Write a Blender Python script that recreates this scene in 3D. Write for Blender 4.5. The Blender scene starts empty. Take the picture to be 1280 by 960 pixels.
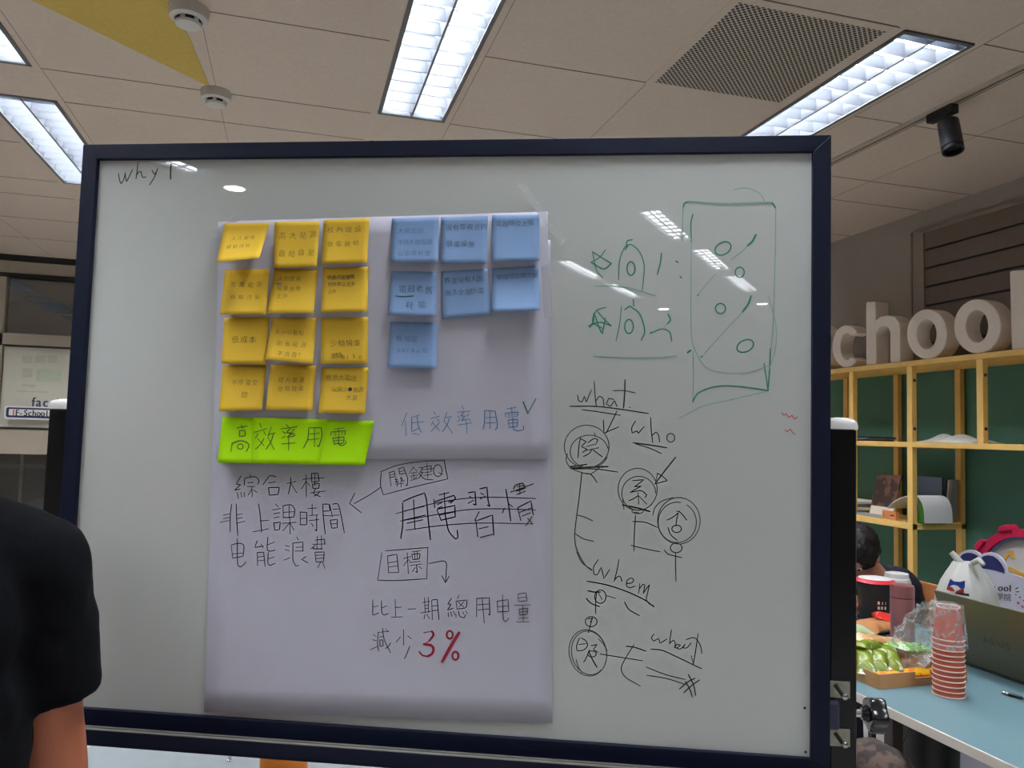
import bpy, bmesh, math, random
from mathutils import Vector, Matrix
random.seed(7)
SC = bpy.context.scene
COL = SC.collection
PI = math.pi

# ------------------------------------------------------------------ camera
CAM_F = 975.998
_y, _p, _r = (math.radians(a) for a in (15.69464934, 3.65381882, 1.58930975))
FWD = Vector((math.sin(_y) * math.cos(_p), math.cos(_y) * math.cos(_p), math.sin(_p)))
_rt = Vector((math.cos(_y), -math.sin(_y), 0))
_up = _rt.cross(FWD)
RGT = math.cos(_r) * _rt + math.sin(_r) * _up
UPV = -math.sin(_r) * _rt + math.cos(_r) * _up
EYE = Vector((0, 0, 1.42))
cam_d = bpy.data.cameras.new('camera')
cam = bpy.data.objects.new('camera', cam_d)
COL.objects.link(cam)
cam_d.sensor_width = 36
cam_d.lens = 36 * CAM_F / 1280
cam_d.clip_start = 0.02
cam.matrix_world = Matrix(((RGT.x, UPV.x, -FWD.x, EYE.x), (RGT.y, UPV.y, -FWD.y, EYE.y),
                           (RGT.z, UPV.z, -FWD.z, EYE.z), (0, 0, 0, 1)))
SC.camera = cam

# ------------------------------------------------------------------ world, exposure, light strengths
w = bpy.data.worlds.new('room_air')
SC.world = w
w.use_nodes = True
w.node_tree.nodes['Background'].inputs[0].default_value = (0.5, 0.55, 0.6, 1)
w.node_tree.nodes['Background'].inputs[1].default_value = 0.03
SC.view_settings.view_transform = 'Standard'
SC.view_settings.look = 'None'
SC.view_settings.gamma = 1
SC.view_settings.use_curve_mapping = False
SC.view_settings.exposure = 0.0
TUBE_POWER = 180.0
DOWNLIGHT_POWER = 60.0
SC.cycles.use_denoising = True
SC.cycles.max_bounces = 10
SC.cycles.diffuse_bounces = 5
SC.cycles.transparent_max_bounces = 16
SC.cycles.sample_clamp_indirect = 6

CEIL = 2.705
HC = 1.285          # ceiling above the eye

# ------------------------------------------------------------------ measuring: where the ray through a photo point meets a plane
def ray(x, y):
    return (RGT * ((x - 640) / CAM_F) - UPV * ((y - 480) / CAM_F) + FWD)
def hit(x, y, p0, n):
    v = ray(x, y)
    return EYE + v * ((p0 - EYE).dot(n) / v.dot(n))
def on(x, y, axis, val):
    v = ray(x, y)
    return EYE + v * ((val - EYE[axis]) / v[axis])
BR = Vector((0.92818, -0.37213, 0)).normalized()
BN = Vector((0.37213, 0.92818, 0)).normalized()     # away from the camera
BC = Vector((.2107, 1.2302, 1.411))
def bd(x, y, off=0.0):
    return hit(x, y, BC - BN * off, BN)
def bw(u, v, off=0.0):
    return BC + BR * u + Vector((0, 0, v)) - BN * off

# ------------------------------------------------------------------ materials
def lin(c):
    return tuple(((v / 255) / 12.92 if v / 255 <= 0.04045 else ((v / 255 + 0.055) / 1.055) ** 2.4) for v in c) + (1,)
def mat(name, rgb, rough=0.6, metal=0.0, var=0.06, scale=30, bump=0.0, spec=None, coat=0.0, rgb2=None, thr=None, emit=0.0, trans=0.0, sheen=0.0):
    m = bpy.data.materials.new(name)
    m.use_nodes = True
    nt = m.node_tree
    b = nt.nodes['Principled BSDF']
    b.inputs['Roughness'].default_value = rough
    b.inputs['Metallic'].default_value = metal
    if spec is not None: b.inputs['Specular IOR Level'].default_value = spec
    if coat: b.inputs['Coat Weight'].default_value = coat; b.inputs['Coat Roughness'].default_value = 0.05
    if sheen: b.inputs['Sheen Weight'].default_value = sheen
    if trans: b.inputs['Transmission Weight'].default_value = trans
    tc = nt.nodes.new('ShaderNodeTexCoord')
    no = nt.nodes.new('ShaderNodeTexNoise')
    no.inputs['Scale'].default_value = scale
    no.inputs['Detail'].default_value = 4
    nt.links.new(tc.outputs['Object'], no.inputs['Vector'])
    r = nt.nodes.new('ShaderNodeValToRGB')
    c = lin(rgb)
    if rgb2 is None:
        c2 = tuple(max(0, v * (1 - var)) for v in c[:3]) + (1,)
        c1 = tuple(min(1, v * (1 + var)) for v in c[:3]) + (1,)
        r.color_ramp.elements[0].position = 0.3; r.color_ramp.elements[1].position = 0.7
    else:
        c1, c2 = c, lin(rgb2)
        t = thr or 0.5
        r.color_ramp.elements[0].position = t - 0.03; r.color_ramp.elements[1].position = t + 0.03
    r.color_ramp.elements[0].color = c2
    r.color_ramp.elements[1].color = c1
    nt.links.new(no.outputs['Fac'], r.inputs['Fac'])
    nt.links.new(r.outputs['Color'], b.inputs['Base Color'])
    if bump:
        bp = nt.nodes.new('ShaderNodeBump')
        bp.inputs['Strength'].default_value = bump
        bp.inputs['Distance'].default_value = 0.004
        nt.links.new(no.outputs['Fac'], bp.inputs['Height'])
        nt.links.new(bp.outputs['Normal'], b.inputs['Normal'])
    if emit:
        b.inputs['Emission Color'].default_value = c
        b.inputs['Emission Strength'].default_value = emit
    return m
def film(name, rgb, alpha, rough=0.08, bump=0.6, scale=40, glint_streak=0):
    """thin clear plastic: mostly see-through, with a glossy crumpled surface"""
    m = bpy.data.materials.new(name); m.use_nodes = True
    nt = m.node_tree; nt.nodes.clear()
    out = nt.nodes.new('ShaderNodeOutputMaterial')
    tr = nt.nodes.new('ShaderNodeBsdfTransparent')
    pr = nt.nodes.new('ShaderNodeBsdfPrincipled')
    pr.inputs['Base Color'].default_value = lin(rgb); pr.inputs['Roughness'].default_value = rough
    mx = nt.nodes.new('ShaderNodeMixShader'); mx.inputs[0].default_value = alpha
    no = nt.nodes.new('ShaderNodeTexNoise'); no.inputs['Scale'].default_value = scale; no.inputs['Detail'].default_value = 3
    tc = nt.nodes.new('ShaderNodeTexCoord'); nt.links.new(tc.outputs['Object'], no.inputs['Vector'])
    if glint_streak:  # noise paints white streaks in for crumple highlights and crinkle whitening
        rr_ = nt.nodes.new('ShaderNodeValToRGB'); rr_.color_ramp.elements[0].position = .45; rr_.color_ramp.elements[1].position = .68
        rr_.color_ramp.elements[0].color = (alpha,) * 3 + (1,); rr_.color_ramp.elements[1].color = (glint_streak,) * 3 + (1,)
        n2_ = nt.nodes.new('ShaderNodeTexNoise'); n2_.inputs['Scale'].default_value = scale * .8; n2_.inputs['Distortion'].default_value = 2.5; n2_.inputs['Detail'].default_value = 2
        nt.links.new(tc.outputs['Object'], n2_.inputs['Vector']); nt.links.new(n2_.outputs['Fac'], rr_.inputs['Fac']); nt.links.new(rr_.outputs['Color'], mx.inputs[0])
    bp = nt.nodes.new('ShaderNodeBump'); bp.inputs['Strength'].default_value = bump; bp.inputs['Distance'].default_value = 0.01
    nt.links.new(no.outputs['Fac'], bp.inputs['Height']); nt.links.new(bp.outputs['Normal'], pr.inputs['Normal'])
    nt.links.new(tr.outputs[0], mx.inputs[1]); nt.links.new(pr.outputs[0], mx.inputs[2])
    nt.links.new(mx.outputs[0], out.inputs['Surface'])
    return m

M = {}
M['ceiling'] = mat('ceiling_board', (206, 188, 172), 0.9, var=0.04, scale=60, bump=0.15)
M['joint'] = mat('ceiling_joint', (112, 98, 86), 0.9)
M['yellow_paint'] = mat('yellow_ceiling_paint', (196, 168, 84), 0.9, var=0.05, scale=60, bump=0.15)
M['wall'] = mat('wall_paint', (158, 148, 138), 0.85, var=0.03, scale=8)
M['green'] = mat('green_panel', (70, 119, 103), 0.7, var=0.05, scale=6)
M['floor'] = mat('floor_vinyl', (168, 166, 162), 0.45, var=0.05, scale=4)
M['fixture_white'] = mat('fixture_grey_enamel', (120, 126, 136), 0.35, var=0.01)
M['louver'] = mat('louver_aluminium', (165, 170, 178), 0.28, metal=0.85, var=0.02)
M['louver_far'] = mat('louver_white', (225, 228, 232), 0.3, var=0.02)
M['fixture_rim'] = mat('fixture_rim_grey', (96, 96, 94), 0.5)
M['tube'] = mat('tube_glow', (255, 252, 246), 0.3, emit=TUBE_POWER, var=0)
M['tube_far'] = mat('tube_glow_far', (255, 252, 246), 0.3, emit=TUBE_POWER * .15, var=0)
M['down'] = mat('downlight_glow', (255, 240, 225), 0.3, emit=DOWNLIGHT_POWER, var=0)
for _n in ('tube', 'tube_far'):
    M[_n].node_tree.nodes['Principled BSDF'].inputs['Emission Color'].default_value = (.96, 1.0, 1.06, 1)
M['smoke'] = mat('detector_plastic', (205, 200, 192), 0.5, var=0.02)
M['dark_slot'] = mat('detector_slot', (22, 20, 20), 0.6)
M['rail'] = mat('track_rail_white', (190, 178, 164), 0.5)
M['black_metal'] = mat('black_powder_coat', (18, 18, 20), 0.45)
M['frame'] = mat('navy_black_frame', (9, 17, 38), 0.5, var=0.08, scale=80, spec=.22)
M['post'] = mat('gloss_black_post', (10, 11, 15), 0.18)
M['downlight_ring'] = mat('downlight_white', (238, 240, 242), 0.35, var=0.01)
M['cap'] = mat('white_cap_plastic', (228, 228, 226), 0.35, var=0.01)
M['chrome'] = mat('chrome', (190, 190, 186), 0.22, metal=1.0)
M['bright_strip'] = mat('bright_aluminium_strip', (136, 134, 128), 0.35)
M['steel'] = mat('galvanised_steel', (165, 166, 150), 0.4, metal=0.85, var=0.15, scale=120)
M['nylon'] = mat('navy_nylon', (38, 40, 62), 0.4)
M['knob'] = mat('black_knob_plastic', (14, 15, 18), 0.2)
M['glass_board'] = mat('white_back_painted_glass', (196, 201, 198), 0.006, var=0.012, scale=3, spec=0.5)
M['paper'] = mat('flipchart_paper', (193, 193, 207), 0.75, var=0.02, scale=12, bump=0.1)
M['yellow_note'] = mat('yellow_note_paper', (223, 184, 58), 0.75, var=0.03, scale=25, spec=.2)
M['blue_note'] = mat('blue_note_paper', (131, 162, 203), 0.75, var=0.03, scale=25, spec=.2)
M['green_note'] = mat('lime_note_paper', (162, 219, 4), 0.75, var=0.03, scale=25, spec=.15)
M['ink'] = mat('black_ink', (26, 26, 30), 0.5)
M['pencil'] = mat('brown_grey_pen', (78, 58, 34), 0.7)
M['note_pen'] = mat('dark_note_pen', (44, 46, 50), 0.7)
M['blue_pen'] = mat('blue_grey_pen', (70, 92, 130), 0.7)
M['marker'] = mat('black_marker', (40, 42, 38), 0.4, var=0.25, scale=300)
M['marker_thin'] = mat('grey_marker', (84, 86, 80), 0.4, var=0.25, scale=300)
M['greenmark'] = mat('green_marker', (48, 134, 108), 0.4, var=0.15, scale=200)
M['greenfaint'] = mat('faint_green_marker', (136, 172, 158), 0.4, var=0.1, scale=60)
M['redmark'] = mat('red_marker', (205, 70, 60), 0.4)
M['red'] = mat('crimson_ink', (152, 22, 48), 0.5)
M['blueink'] = mat('blue_ink', (44, 104, 160), 0.5)
M['tealink'] = mat('teal_ink', (10, 92, 76), 0.5)
M['tape'] = film('clear_tape', (225, 228, 226), 0.16, 0.12, 0.2, 60)
M['yellow_wood'] = mat('yellow_painted_wood', (234, 192, 110), 0.55, var=0.06, scale=14)
M['letter'] = mat('cream_foam_letter', (242, 228, 212), 0.75, var=0.02)
M['shutter'] = mat('brown_shutter', (110, 94, 82), 0.55, var=0.05)
M['shutter_frame'] = mat('shutter_frame', (140, 126, 112), 0.5)
M['table_blue'] = mat('blue_table_top', (97, 126, 133), 0.42, var=0.02, scale=10)
M['table_edge'] = mat('white_table_edge', (200, 192, 182), 0.5, var=0.02)
M['table_grey'] = mat('pale_grey_table_top', (138, 146, 148), 0.4, var=0.03)
M['cup'] = mat('terracotta_paper', (172, 76, 52), 0.6, var=0.03)
M['cup_rim'] = mat('cup_rim_white', (225, 205, 190), 0.6, var=0.01)
M['skin'] = mat('skin', (178, 104, 72), 0.55, var=0.04, scale=12)
M['skin_pale'] = mat('skin_light', (206, 142, 112), 0.55, var=0.04, scale=12)
M['shirt'] = mat('black_cotton', (7, 8, 12), 0.95, spec=.15, var=0.08, scale=200, bump=0.2)
M['navy_shirt'] = mat('navy_cotton', (10, 15, 36), 0.85, var=0.08, scale=200, bump=0.2)
M['trouser'] = mat('dark_denim', (30, 34, 46), 0.85, var=0.1, scale=150)
M['hair'] = mat('dark_hair', (20, 14, 13), 0.6, var=0.35, scale=90, spec=.3)
M['shoe'] = mat('black_shoe', (20, 20, 22), 0.5)
M['eye'] = mat('eye_white', (225, 220, 214), 0.3)
M['iris'] = mat('eye_dark', (30, 20, 14), 0.2)
M['alu'] = mat('window_frame_beige', (172, 160, 142), 0.5, var=0.02)
M['dark_bar'] = mat('window_dark_bar', (26, 24, 22), 0.5)

# ------------------------------------------------------------------ mesh building
class MB:
    def __init__(s): s.v = []; s.f = []; s.mi = []
    def add(s, vs, fs, m=0):
        o = len(s.v); s.v += [tuple(p) for p in vs]; s.f += [tuple(i + o for i in f) for f in fs]; s.mi += [m] * len(fs); return s
    def box(s, a, b, m=0, rot=None, piv=(0, 0, 0)):
        x0, y0, z0 = a; x1, y1, z1 = b
        vs = [Vector(p) for p in ((x0, y0, z0), (x1, y0, z0), (x1, y1, z0), (x0, y1, z0), (x0, y0, z1), (x1, y0, z1), (x1, y1, z1), (x0, y1, z1))]
        if rot is not None:
            pv = Vector(piv); vs = [rot @ (v - pv) + pv for v in vs]
        return s.add(vs, [(0, 3, 2, 1), (4, 5, 6, 7), (0, 1, 5, 4), (1, 2, 6, 5), (2, 3, 7, 6), (3, 0, 4, 7)], m)
    def obox(s, c, ax, ay, az, m=0):
        """box by centre and three half-axis vectors"""
        c, ax, ay, az = Vector(c), Vector(ax), Vector(ay), Vector(az)
        vs = [c + ax * i + ay * j + az * k for k in (-1, 1) for i, j in ((-1, -1), (1, -1), (1, 1), (-1, 1))]
        return s.add(vs, [(0, 3, 2, 1), (4, 5, 6, 7), (0, 1, 5, 4), (1, 2, 6, 5), (2, 3, 7, 6), (3, 0, 4, 7)], m)
    def tube(s, pts, r, n=10, m=0, cap=True):
        pts = [Vector(p) for p in pts]; rs = r if isinstance(r, (list, tuple)) else [r] * len(pts)
        vs = []; prev = None
        for i, p in enumerate(pts):
            d = (pts[min(i + 1, len(pts) - 1)] - pts[max(i - 1, 0)]).normalized()
            if prev is None:
                a = d.orthogonal().normalized()
            else:
                a = (prev - d * prev.dot(d))
                a = a.normalized() if a.length > 1e-6 else d.orthogonal().normalized()
            prev = a; b = d.cross(a)
            for k in range(n):
                t = 2 * PI * k / n
                vs.append(p + (a * math.cos(t) + b * math.sin(t)) * rs[i])
        fs = [(i * n + k, i * n + (k + 1) % n, (i + 1) * n + (k + 1) % n, (i + 1) * n + k) for i in range(len(pts) - 1) for k in range(n)]
        if cap:
            fs.append(tuple(range(n - 1, -1, -1))); fs.append(tuple((len(pts) - 1) * n + k for k in range(n)))
        return s.add(vs, fs, m)
    def lathe(s, prof, n=32, m=0, c=(0, 0, 0), axis=None, ms=None):
        """prof: (radius, height) list along +Z (or axis) from c"""
        c = Vector(c)
        q = Matrix.Identity(3) if axis is None else Vector((0, 0, 1)).rotation_difference(Vector(axis)).to_matrix()
        o = len(s.v)
        for r, h in prof:
            for k in range(n):
                t = 2 * PI * k / n
                s.v.append(tuple(c + q @ Vector((r * math.cos(t), r * math.sin(t), h))))
        for i in range(len(prof) - 1):
            for k in range(n):
                s.f.append((o + i * n + k, o + i * n + (k + 1) % n, o + (i + 1) * n + (k + 1) % n, o + (i + 1) * n + k))
                s.mi.append(ms[i] if ms else m)
        if prof[0][0] > 1e-6: s.f.append(tuple(o + k for k in range(n - 1, -1, -1))); s.mi.append(ms[0] if ms else m)
        if prof[-1][0] > 1e-6: s.f.append(tuple(o + (len(prof) - 1) * n + k for k in range(n))); s.mi.append(ms[-1] if ms else m)
        return s
    def prism(s, poly, fn, d0, d1, m=0):
        """polygon (2-D list) extruded from depth d0 to d1; fn(a, b, d) -> point"""
        n = len(poly)
        vs = [fn(a, b, d0) for a, b in poly] + [fn(a, b, d1) for a, b in poly]
        fs = [tuple(range(n)), tuple(range(2 * n - 1, n - 1, -1))] + [(i, i + n, (i + 1) % n + n, (i + 1) % n) for i in range(n)]
        return s.add(vs, fs, m)
    def strip(s, outer, inner, fn, d0, d1, closed=False, m=0):
        n = len(outer)
        vs = []
        for d in (d0, d1):
            vs += [fn(a, b, d) for a, b in outer] + [fn(a, b, d) for a, b in inner]
        fs = []
        for i in range(n if closed else n - 1):
            j = (i + 1) % n
            fs += [(i, j, n + j, n + i), (2 * n + i, 3 * n + i, 3 * n + j, 2 * n + j), (i, 2 * n + i, 2 * n + j, j), (n + i, n + j, 3 * n + j, 3 * n + i)]
        if not closed:
            for i in (0, n - 1): fs.append((i, n + i, 3 * n + i, 2 * n + i))
        return s.add(vs, fs, m)
    def grid(s, nu, nv, fn, m=0):
        vs = [fn(i / nu, j / nv) for j in range(nv + 1) for i in range(nu + 1)]
        fs = [(j * (nu + 1) + i, j * (nu + 1) + i + 1, (j + 1) * (nu + 1) + i + 1, (j + 1) * (nu + 1) + i) for j in range(nv) for i in range(nu)]
        return s.add(vs, fs, m)
    def build(s, name, mats, parent=None, origin=None, smooth=False, bevel=0.0, solid=0.0, world=True):
        """ONE mesh object; world-space points are moved into the parent's (unrotated) space"""
        me = bpy.data.meshes.new(name)
        if parent is not None:
            off = ORG.get(parent.name, Vector((0, 0, 0))) if world else Vector((0, 0, 0))
        else:
            off = Vector(origin) if origin is not None else Vector((0, 0, 0))
        me.from_pydata([tuple(Vector(v) - off) for v in s.v], [], s.f)
        for mm in (mats if isinstance(mats, (list, tuple)) else [mats]): me.materials.append(mm)
        for p, i in zip(me.polygons, s.mi): p.material_index = i
        bm = bmesh.new(); bm.from_mesh(me)
        bmesh.ops.recalc_face_normals(bm, faces=bm.faces)
        bm.to_mesh(me); bm.free()
        if smooth:
            for p in me.polygons: p.use_smooth = True
            try: me.set_sharp_from_angle(angle=math.radians(38))
            except Exception: pass
        o = bpy.data.objects.new(name, me); COL.objects.link(o)
        if parent is not None:
            o.parent = parent; ORG[o.name] = off
        else:
            o.location = off; ORG[o.name] = off
        if bevel:
            b = o.modifiers.new('bevel', 'BEVEL'); b.width = bevel; b.segments = 2; b.limit_method = 'ANGLE'
        if solid:
            b = o.modifiers.new('solid', 'SOLIDIFY'); b.thickness = solid; b.offset = 0
        return o
ORG = {}
def tag(o, label=None, cat=None, group=None, kind=None):
    if label: o['label'] = label
    if cat: o['category'] = cat
    if group: o['group'] = group
    if kind: o['kind'] = kind
    return o
def thing(name, label, cat, loc, group=None, rot=None):
    o = bpy.data.objects.new(name, None); COL.objects.link(o)
    o.empty_display_size = 0.05
    o.location = loc; ORG[o.name] = Vector(loc)
    if rot is not None: o.rotation_euler = rot
    return tag(o, label, cat, group)
def copy_thing(root, loc, label, rot=None, group=None):
    r = root.copy(); COL.objects.link(r); r.location = loc; r['label'] = label
    if rot is not None: r.rotation_euler = rot
    if group: r['group'] = group
    ORG[r.name] = Vector(loc)
    for ch in list(root.children):
        c = ch.copy(); COL.objects.link(c); c.parent = r
        for g in list(ch.children):
            d = g.copy(); COL.objects.link(d); d.parent = c
    return r
def struct(name, mb, m, **k):
    return tag(mb.build(name, m, **k), kind='structure')
def blob(name, prims, m, parent=None, origin=None, voxel=0.006, smooth=6, folds=0.0, fold_scale=0.08):
    """one continuous body: overlapping capsules (a, ra, b, rb), flat-ended ones (.., 1) and ellipsoids (c, (rx, ry, rz)[, rot]) fused into one skin"""
    mb = MB()
    for p in prims:
        if len(p) == 5:
            mb.tube([Vector(p[0]).lerp(Vector(p[2]), t / 6) for t in range(7)], [p[1] + (p[3] - p[1]) * t / 6 for t in range(7)], 20)
        elif len(p) == 4:
            a, ra, b, rb = Vector(p[0]), p[1], Vector(p[2]), p[3]
            d = (b - a).normalized() if (b - a).length > 1e-6 else Vector((0, 0, 1))
            pts = []; rs = []
            for t in (-1, -.85, -.55, -.2, 0): pts.append(a + d * ra * t); rs.append(max(1e-4, ra * math.sqrt(max(0, 1 - t * t))))
            for t in (0, .2, .55, .85, 1): pts.append(b + d * rb * t); rs.append(max(1e-4, rb * math.sqrt(max(0, 1 - t * t))))
            mb.tube(pts, rs, 16)
        else:
            c = Vector(p[0]); rx, ry, rz = p[1]; q = p[2] if len(p) > 2 else Matrix.Identity(3)
            n, k = 20, 12
            vs = [c + q @ Vector((0, 0, -rz))]
            for i in range(1, k):
                ph = -PI / 2 + PI * i / k
                for j in range(n):
                    t = 2 * PI * j / n
                    vs.append(c + q @ Vector((rx * math.cos(ph) * math.cos(t), ry * math.cos(ph) * math.sin(t), rz * math.sin(ph))))
            vs.append(c + q @ Vector((0, 0, rz)))
            fs = [(0, 1 + (j + 1) % n, 1 + j) for j in range(n)]
            for i in range(k - 2):
                for j in range(n):
                    fs.append((1 + i * n + j, 1 + i * n + (j + 1) % n, 1 + (i + 1) * n + (j + 1) % n, 1 + (i + 1) * n + j))
            L = len(vs) - 1
            fs += [(L, 1 + (k - 2) * n + j, 1 + (k - 2) * n + (j + 1) % n) for j in range(n)]
            mb.add(vs, fs)
    o = mb.build(name, m, parent, origin)
    r = o.modifiers.new('fuse', 'REMESH'); r.mode = 'VOXEL'; r.voxel_size = voxel; r.use_smooth_shade = True
    if smooth:
        sm = o.modifiers.new('soften', 'SMOOTH'); sm.iterations = smooth; sm.factor = 0.5
    if folds:
        tx = bpy.data.textures.new(name + '_folds', 'CLOUDS'); tx.noise_scale = fold_scale
        d = o.modifiers.new('folds', 'DISPLACE'); d.texture = tx; d.strength = folds; d.mid_level = 0.5
    return o

# ------------------------------------------------------------------ handwriting
def smooth_line(p):
    """curved strokes are rounded, sharp corners kept"""
    if len(p) < 3: return [Vector(q) for q in p]
    p = [Vector(q) for q in p]; n = len(p); tg = []
    for i in range(n):
        if i in (0, n - 1): tg.append(None); continue
        a, b = p[i] - p[i - 1], p[i + 1] - p[i]
        if a.length < 1e-6 or b.length < 1e-6 or a.angle(b) > math.radians(75): tg.append(None)
        else: tg.append((p[i + 1] - p[i - 1]) * 0.5)
    out = [p[0]]
    for i in range(n - 1):
        a, b = p[i], p[i + 1]; L = (b - a).length
        ta = tg[i] if tg[i] is not None else (b - a); tb = tg[i + 1] if tg[i + 1] is not None else (b - a)
        ta = ta * min(1, L / max(1e-6, ta.length)); tb = tb * min(1, L / max(1e-6, tb.length))
        for k in range(1, 5):
            t = k / 4; t2 = t * t; t3 = t2 * t
            out.append(a * (2 * t3 - 3 * t2 + 1) + ta * (t3 - 2 * t2 + t) + b * (3 * t2 - 2 * t3) + tb * (t3 - t2))
    return out
def ell(cx, cy, rx, ry, a0=0, a1=400, rot=0, n=26):
    r = math.radians(rot)
    o = []
    for i in range(n + 1):
        t = math.radians(a0 + (a1 - a0) * i / n)
        x, y = rx * math.cos(t), ry * math.sin(t)
        o.append((cx + x * math.cos(r) - y * math.sin(r), cy + x * math.sin(r) + y * math.cos(r)))
    return o
def ink(strokes, crop, width, surf, mb=None):
    """strokes traced on a crop (x0, y0, scale) of the photo, laid as flat ink lines on a surface: surf(x, y) -> point"""
    mb = mb or MB(); x0, y0, s = crop
    for st in strokes:
        wd = width
        if isinstance(st, tuple) and len(st) == 2 and isinstance(st[0], list): st, wd = st
        p = smooth_line([(x0 + a / s, y0 + b / s) for a, b in st])
        p = [q for i, q in enumerate(p) if i == 0 or (q - p[i - 1]).length > 1e-4]
        if len(p) < 2: continue
        L = []; R = []; n = len(p)
        for i in range(n):
            d = p[min(i + 1, n - 1)] - p[max(i - 1, 0)]
            if d.length < 1e-6: d = Vector((1, 0))
            d.normalize(); nn = Vector((-d.y, d.x)) * wd / 2 * (0.75 if i in (0, n - 1) else 1)
            e = d * wd * 0.3 * (-1 if i == 0 else 1 if i == n - 1 else 0)
            L.append(p[i] + nn + e); R.append(p[i] - nn + e)
        vs = [surf(q.x, q.y) for q in L + R]
        mb.add(vs, [(i, i + 1, n + i + 1, n + i) for i in range(n - 1)])
    return mb
_glyphs = {}
def glyph(ch, thin=0.0):
    """outline of one printed character as (verts, faces, advance), 1 em = 1"""
    k = (ch, thin)
    if k not in _glyphs:
        cu = bpy.data.curves.new('glyph', 'FONT'); cu.body = ch; cu.size = 1; cu.offset = thin; cu.resolution_u = 3
        ob = bpy.data.objects.new('glyph', cu); COL.objects.link(ob)
        dg = bpy.context.evaluated_depsgraph_get()
        ev = ob.evaluated_get(dg); me = ev.to_mesh()
        vs = [(v.co.x, v.co.y) for v in me.vertices]; fs = [tuple(p.vertices) for p in me.polygons]
        ev.to_mesh_clear(); bpy.data.objects.remove(ob); bpy.data.curves.remove(cu)
        _glyphs[k] = (vs, fs)
    return _glyphs[k]
def text(mb, s, x, y, size, step, fn, thin=0.0, jit=0.0, sx=1.0, m=0):
    """characters one by one from (x, y), y downwards; fn(x, y) -> point"""
    for ch in s:
        if ch != ' ':
            vs, fs = glyph(ch, thin)
            if vs:
                a = random.uniform(-jit, jit) * 3; dx = random.uniform(-jit, jit) * size * 0.5; dy = random.uniform(-jit, jit) * size
                c, sn = math.cos(a), math.sin(a)
                mb.add([fn(x + dx + (vx * c - vy * sn) * size * sx, y + dy - (vx * sn + vy * c) * size) for vx, vy in vs], fs, m)
        x += step * (0.45 if ch == ' ' else 1)
    return mb

# ================================================================== THE ROOM
XR, XL, YB, YF = 3.296, -4.4, 6.86, -6.6
def gl(name, refl=1.0):
    m = bpy.data.materials.new(name); m.use_nodes = True; nt = m.node_tree; nt.nodes.clear()
    out = nt.nodes.new('ShaderNodeOutputMaterial'); tr = nt.nodes.new('ShaderNodeBsdfTransparent'); tr.inputs[0].default_value = (.86, .9, .9, 1)
    g = nt.nodes.new('ShaderNodeBsdfGlossy'); g.inputs['Roughness'].default_value = 0.02
    f = nt.nodes.new('ShaderNodeFresnel'); f.inputs[0].default_value = 1.5
    mu = nt.nodes.new('ShaderNodeMath'); mu.operation = 'MULTIPLY'; mu.inputs[1].default_value = 5.0 * refl; mu.use_clamp = True
    mx = nt.nodes.new('ShaderNodeMixShader')
    nt.links.new(f.outputs[0], mu.inputs[0]); nt.links.new(mu.outputs[0], mx.inputs[0])
    nt.links.new(tr.outputs[0], mx.inputs[1]); nt.links.new(g.outputs[0], mx.inputs[2]); nt.links.new(mx.outputs[0], out.inputs[0])
    return m
M['window_glass'] = gl('window_glass')

COLS = [-2.62, -1.10, 0.42, 1.914]
ROWS = [(0.414, 1.60), (1.934, 3.142), (3.459, 4.64), (4.98, 6.16)]
SMALL = [(-0.48, (-2.68, -1.9)), (-0.45, (-3.66, -2.93)), (-0.43, (-4.6, -3.9)), (-1.47, (-2.68, -1.9)), (-1.46, (-3.66, -2.93)), (-1.45, (-4.6, -3.9)),
         (-2.37, (-0.46, .31)), (1.5, (-2.68, -1.9)), (1.5, (-3.66, -2.93)), (1.5, (-1.2, -0.4))]  # last three: unseen fill lights added on the right, not mirrored
HW = 0.134
FILL_LIGHTS = [(1.914, (-1.12, .07)), (1.914, (-2.64, -1.45)), (-2.62, (-2.64, -1.45))]  # unseen fixtures added to make up the light on the whiteboard
fx = [(c, HW, r) for c in COLS for r in ROWS] + [(c, HW, r) for c, r in FILL_LIGHTS] + [(c, 0.072, r) for c, r in SMALL]
struct('floor', MB().box((XL - .1, YF - .1, -0.1), (XR + .1, 9.6, 0)), M['floor'])
xs = sorted({XL, XR} | {c - h for c, h, r in fx} | {c + h for c, h, r in fx})
ys = sorted({YF, 9.5} | {r[0] for c, h, r in fx} | {r[1] for c, h, r in fx})
mb = MB()
for i in range(len(xs) - 1):
    for j in range(len(ys) - 1):
        mx, my = (xs[i] + xs[i + 1]) / 2, (ys[j] + ys[j + 1]) / 2
        if any(abs(mx - c) < h and r[0] < my < r[1] for c, h, r in fx): continue
        mb.add([(xs[i], ys[j], CEIL), (xs[i + 1], ys[j], CEIL), (xs[i + 1], ys[j + 1], CEIL), (xs[i], ys[j + 1], CEIL)], [(0, 3, 2, 1)])
struct('ceiling', mb, M['ceiling'])
struct('wall_right', MB().box((XR, YF, 0), (XR + .1, 9.5, CEIL)), M['wall'])
struct('wall_left', MB().box((XL - .1, YF, 0), (XL, 9.5, CEIL)), M['wall'])
struct('wall_front', MB().box((XL, YF - .1, 0), (XR, YF, CEIL)), M['wall'])
WX0, WX1 = -3.6, -0.9
mb = MB().box((WX1, YB, 0), (XR, YB + .12, CEIL)).box((XL, YB, 0), (WX0, YB + .12, CEIL))
struct('wall_back', mb, M['wall'])
M['corridor'] = mat('corridor_wall_grey', (104, 106, 108), 0.8, var=0.05)
struct('wall_corridor', MB().box((XL, 9.5, 0), (XR, 9.6, CEIL)), M['corridor'])
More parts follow.
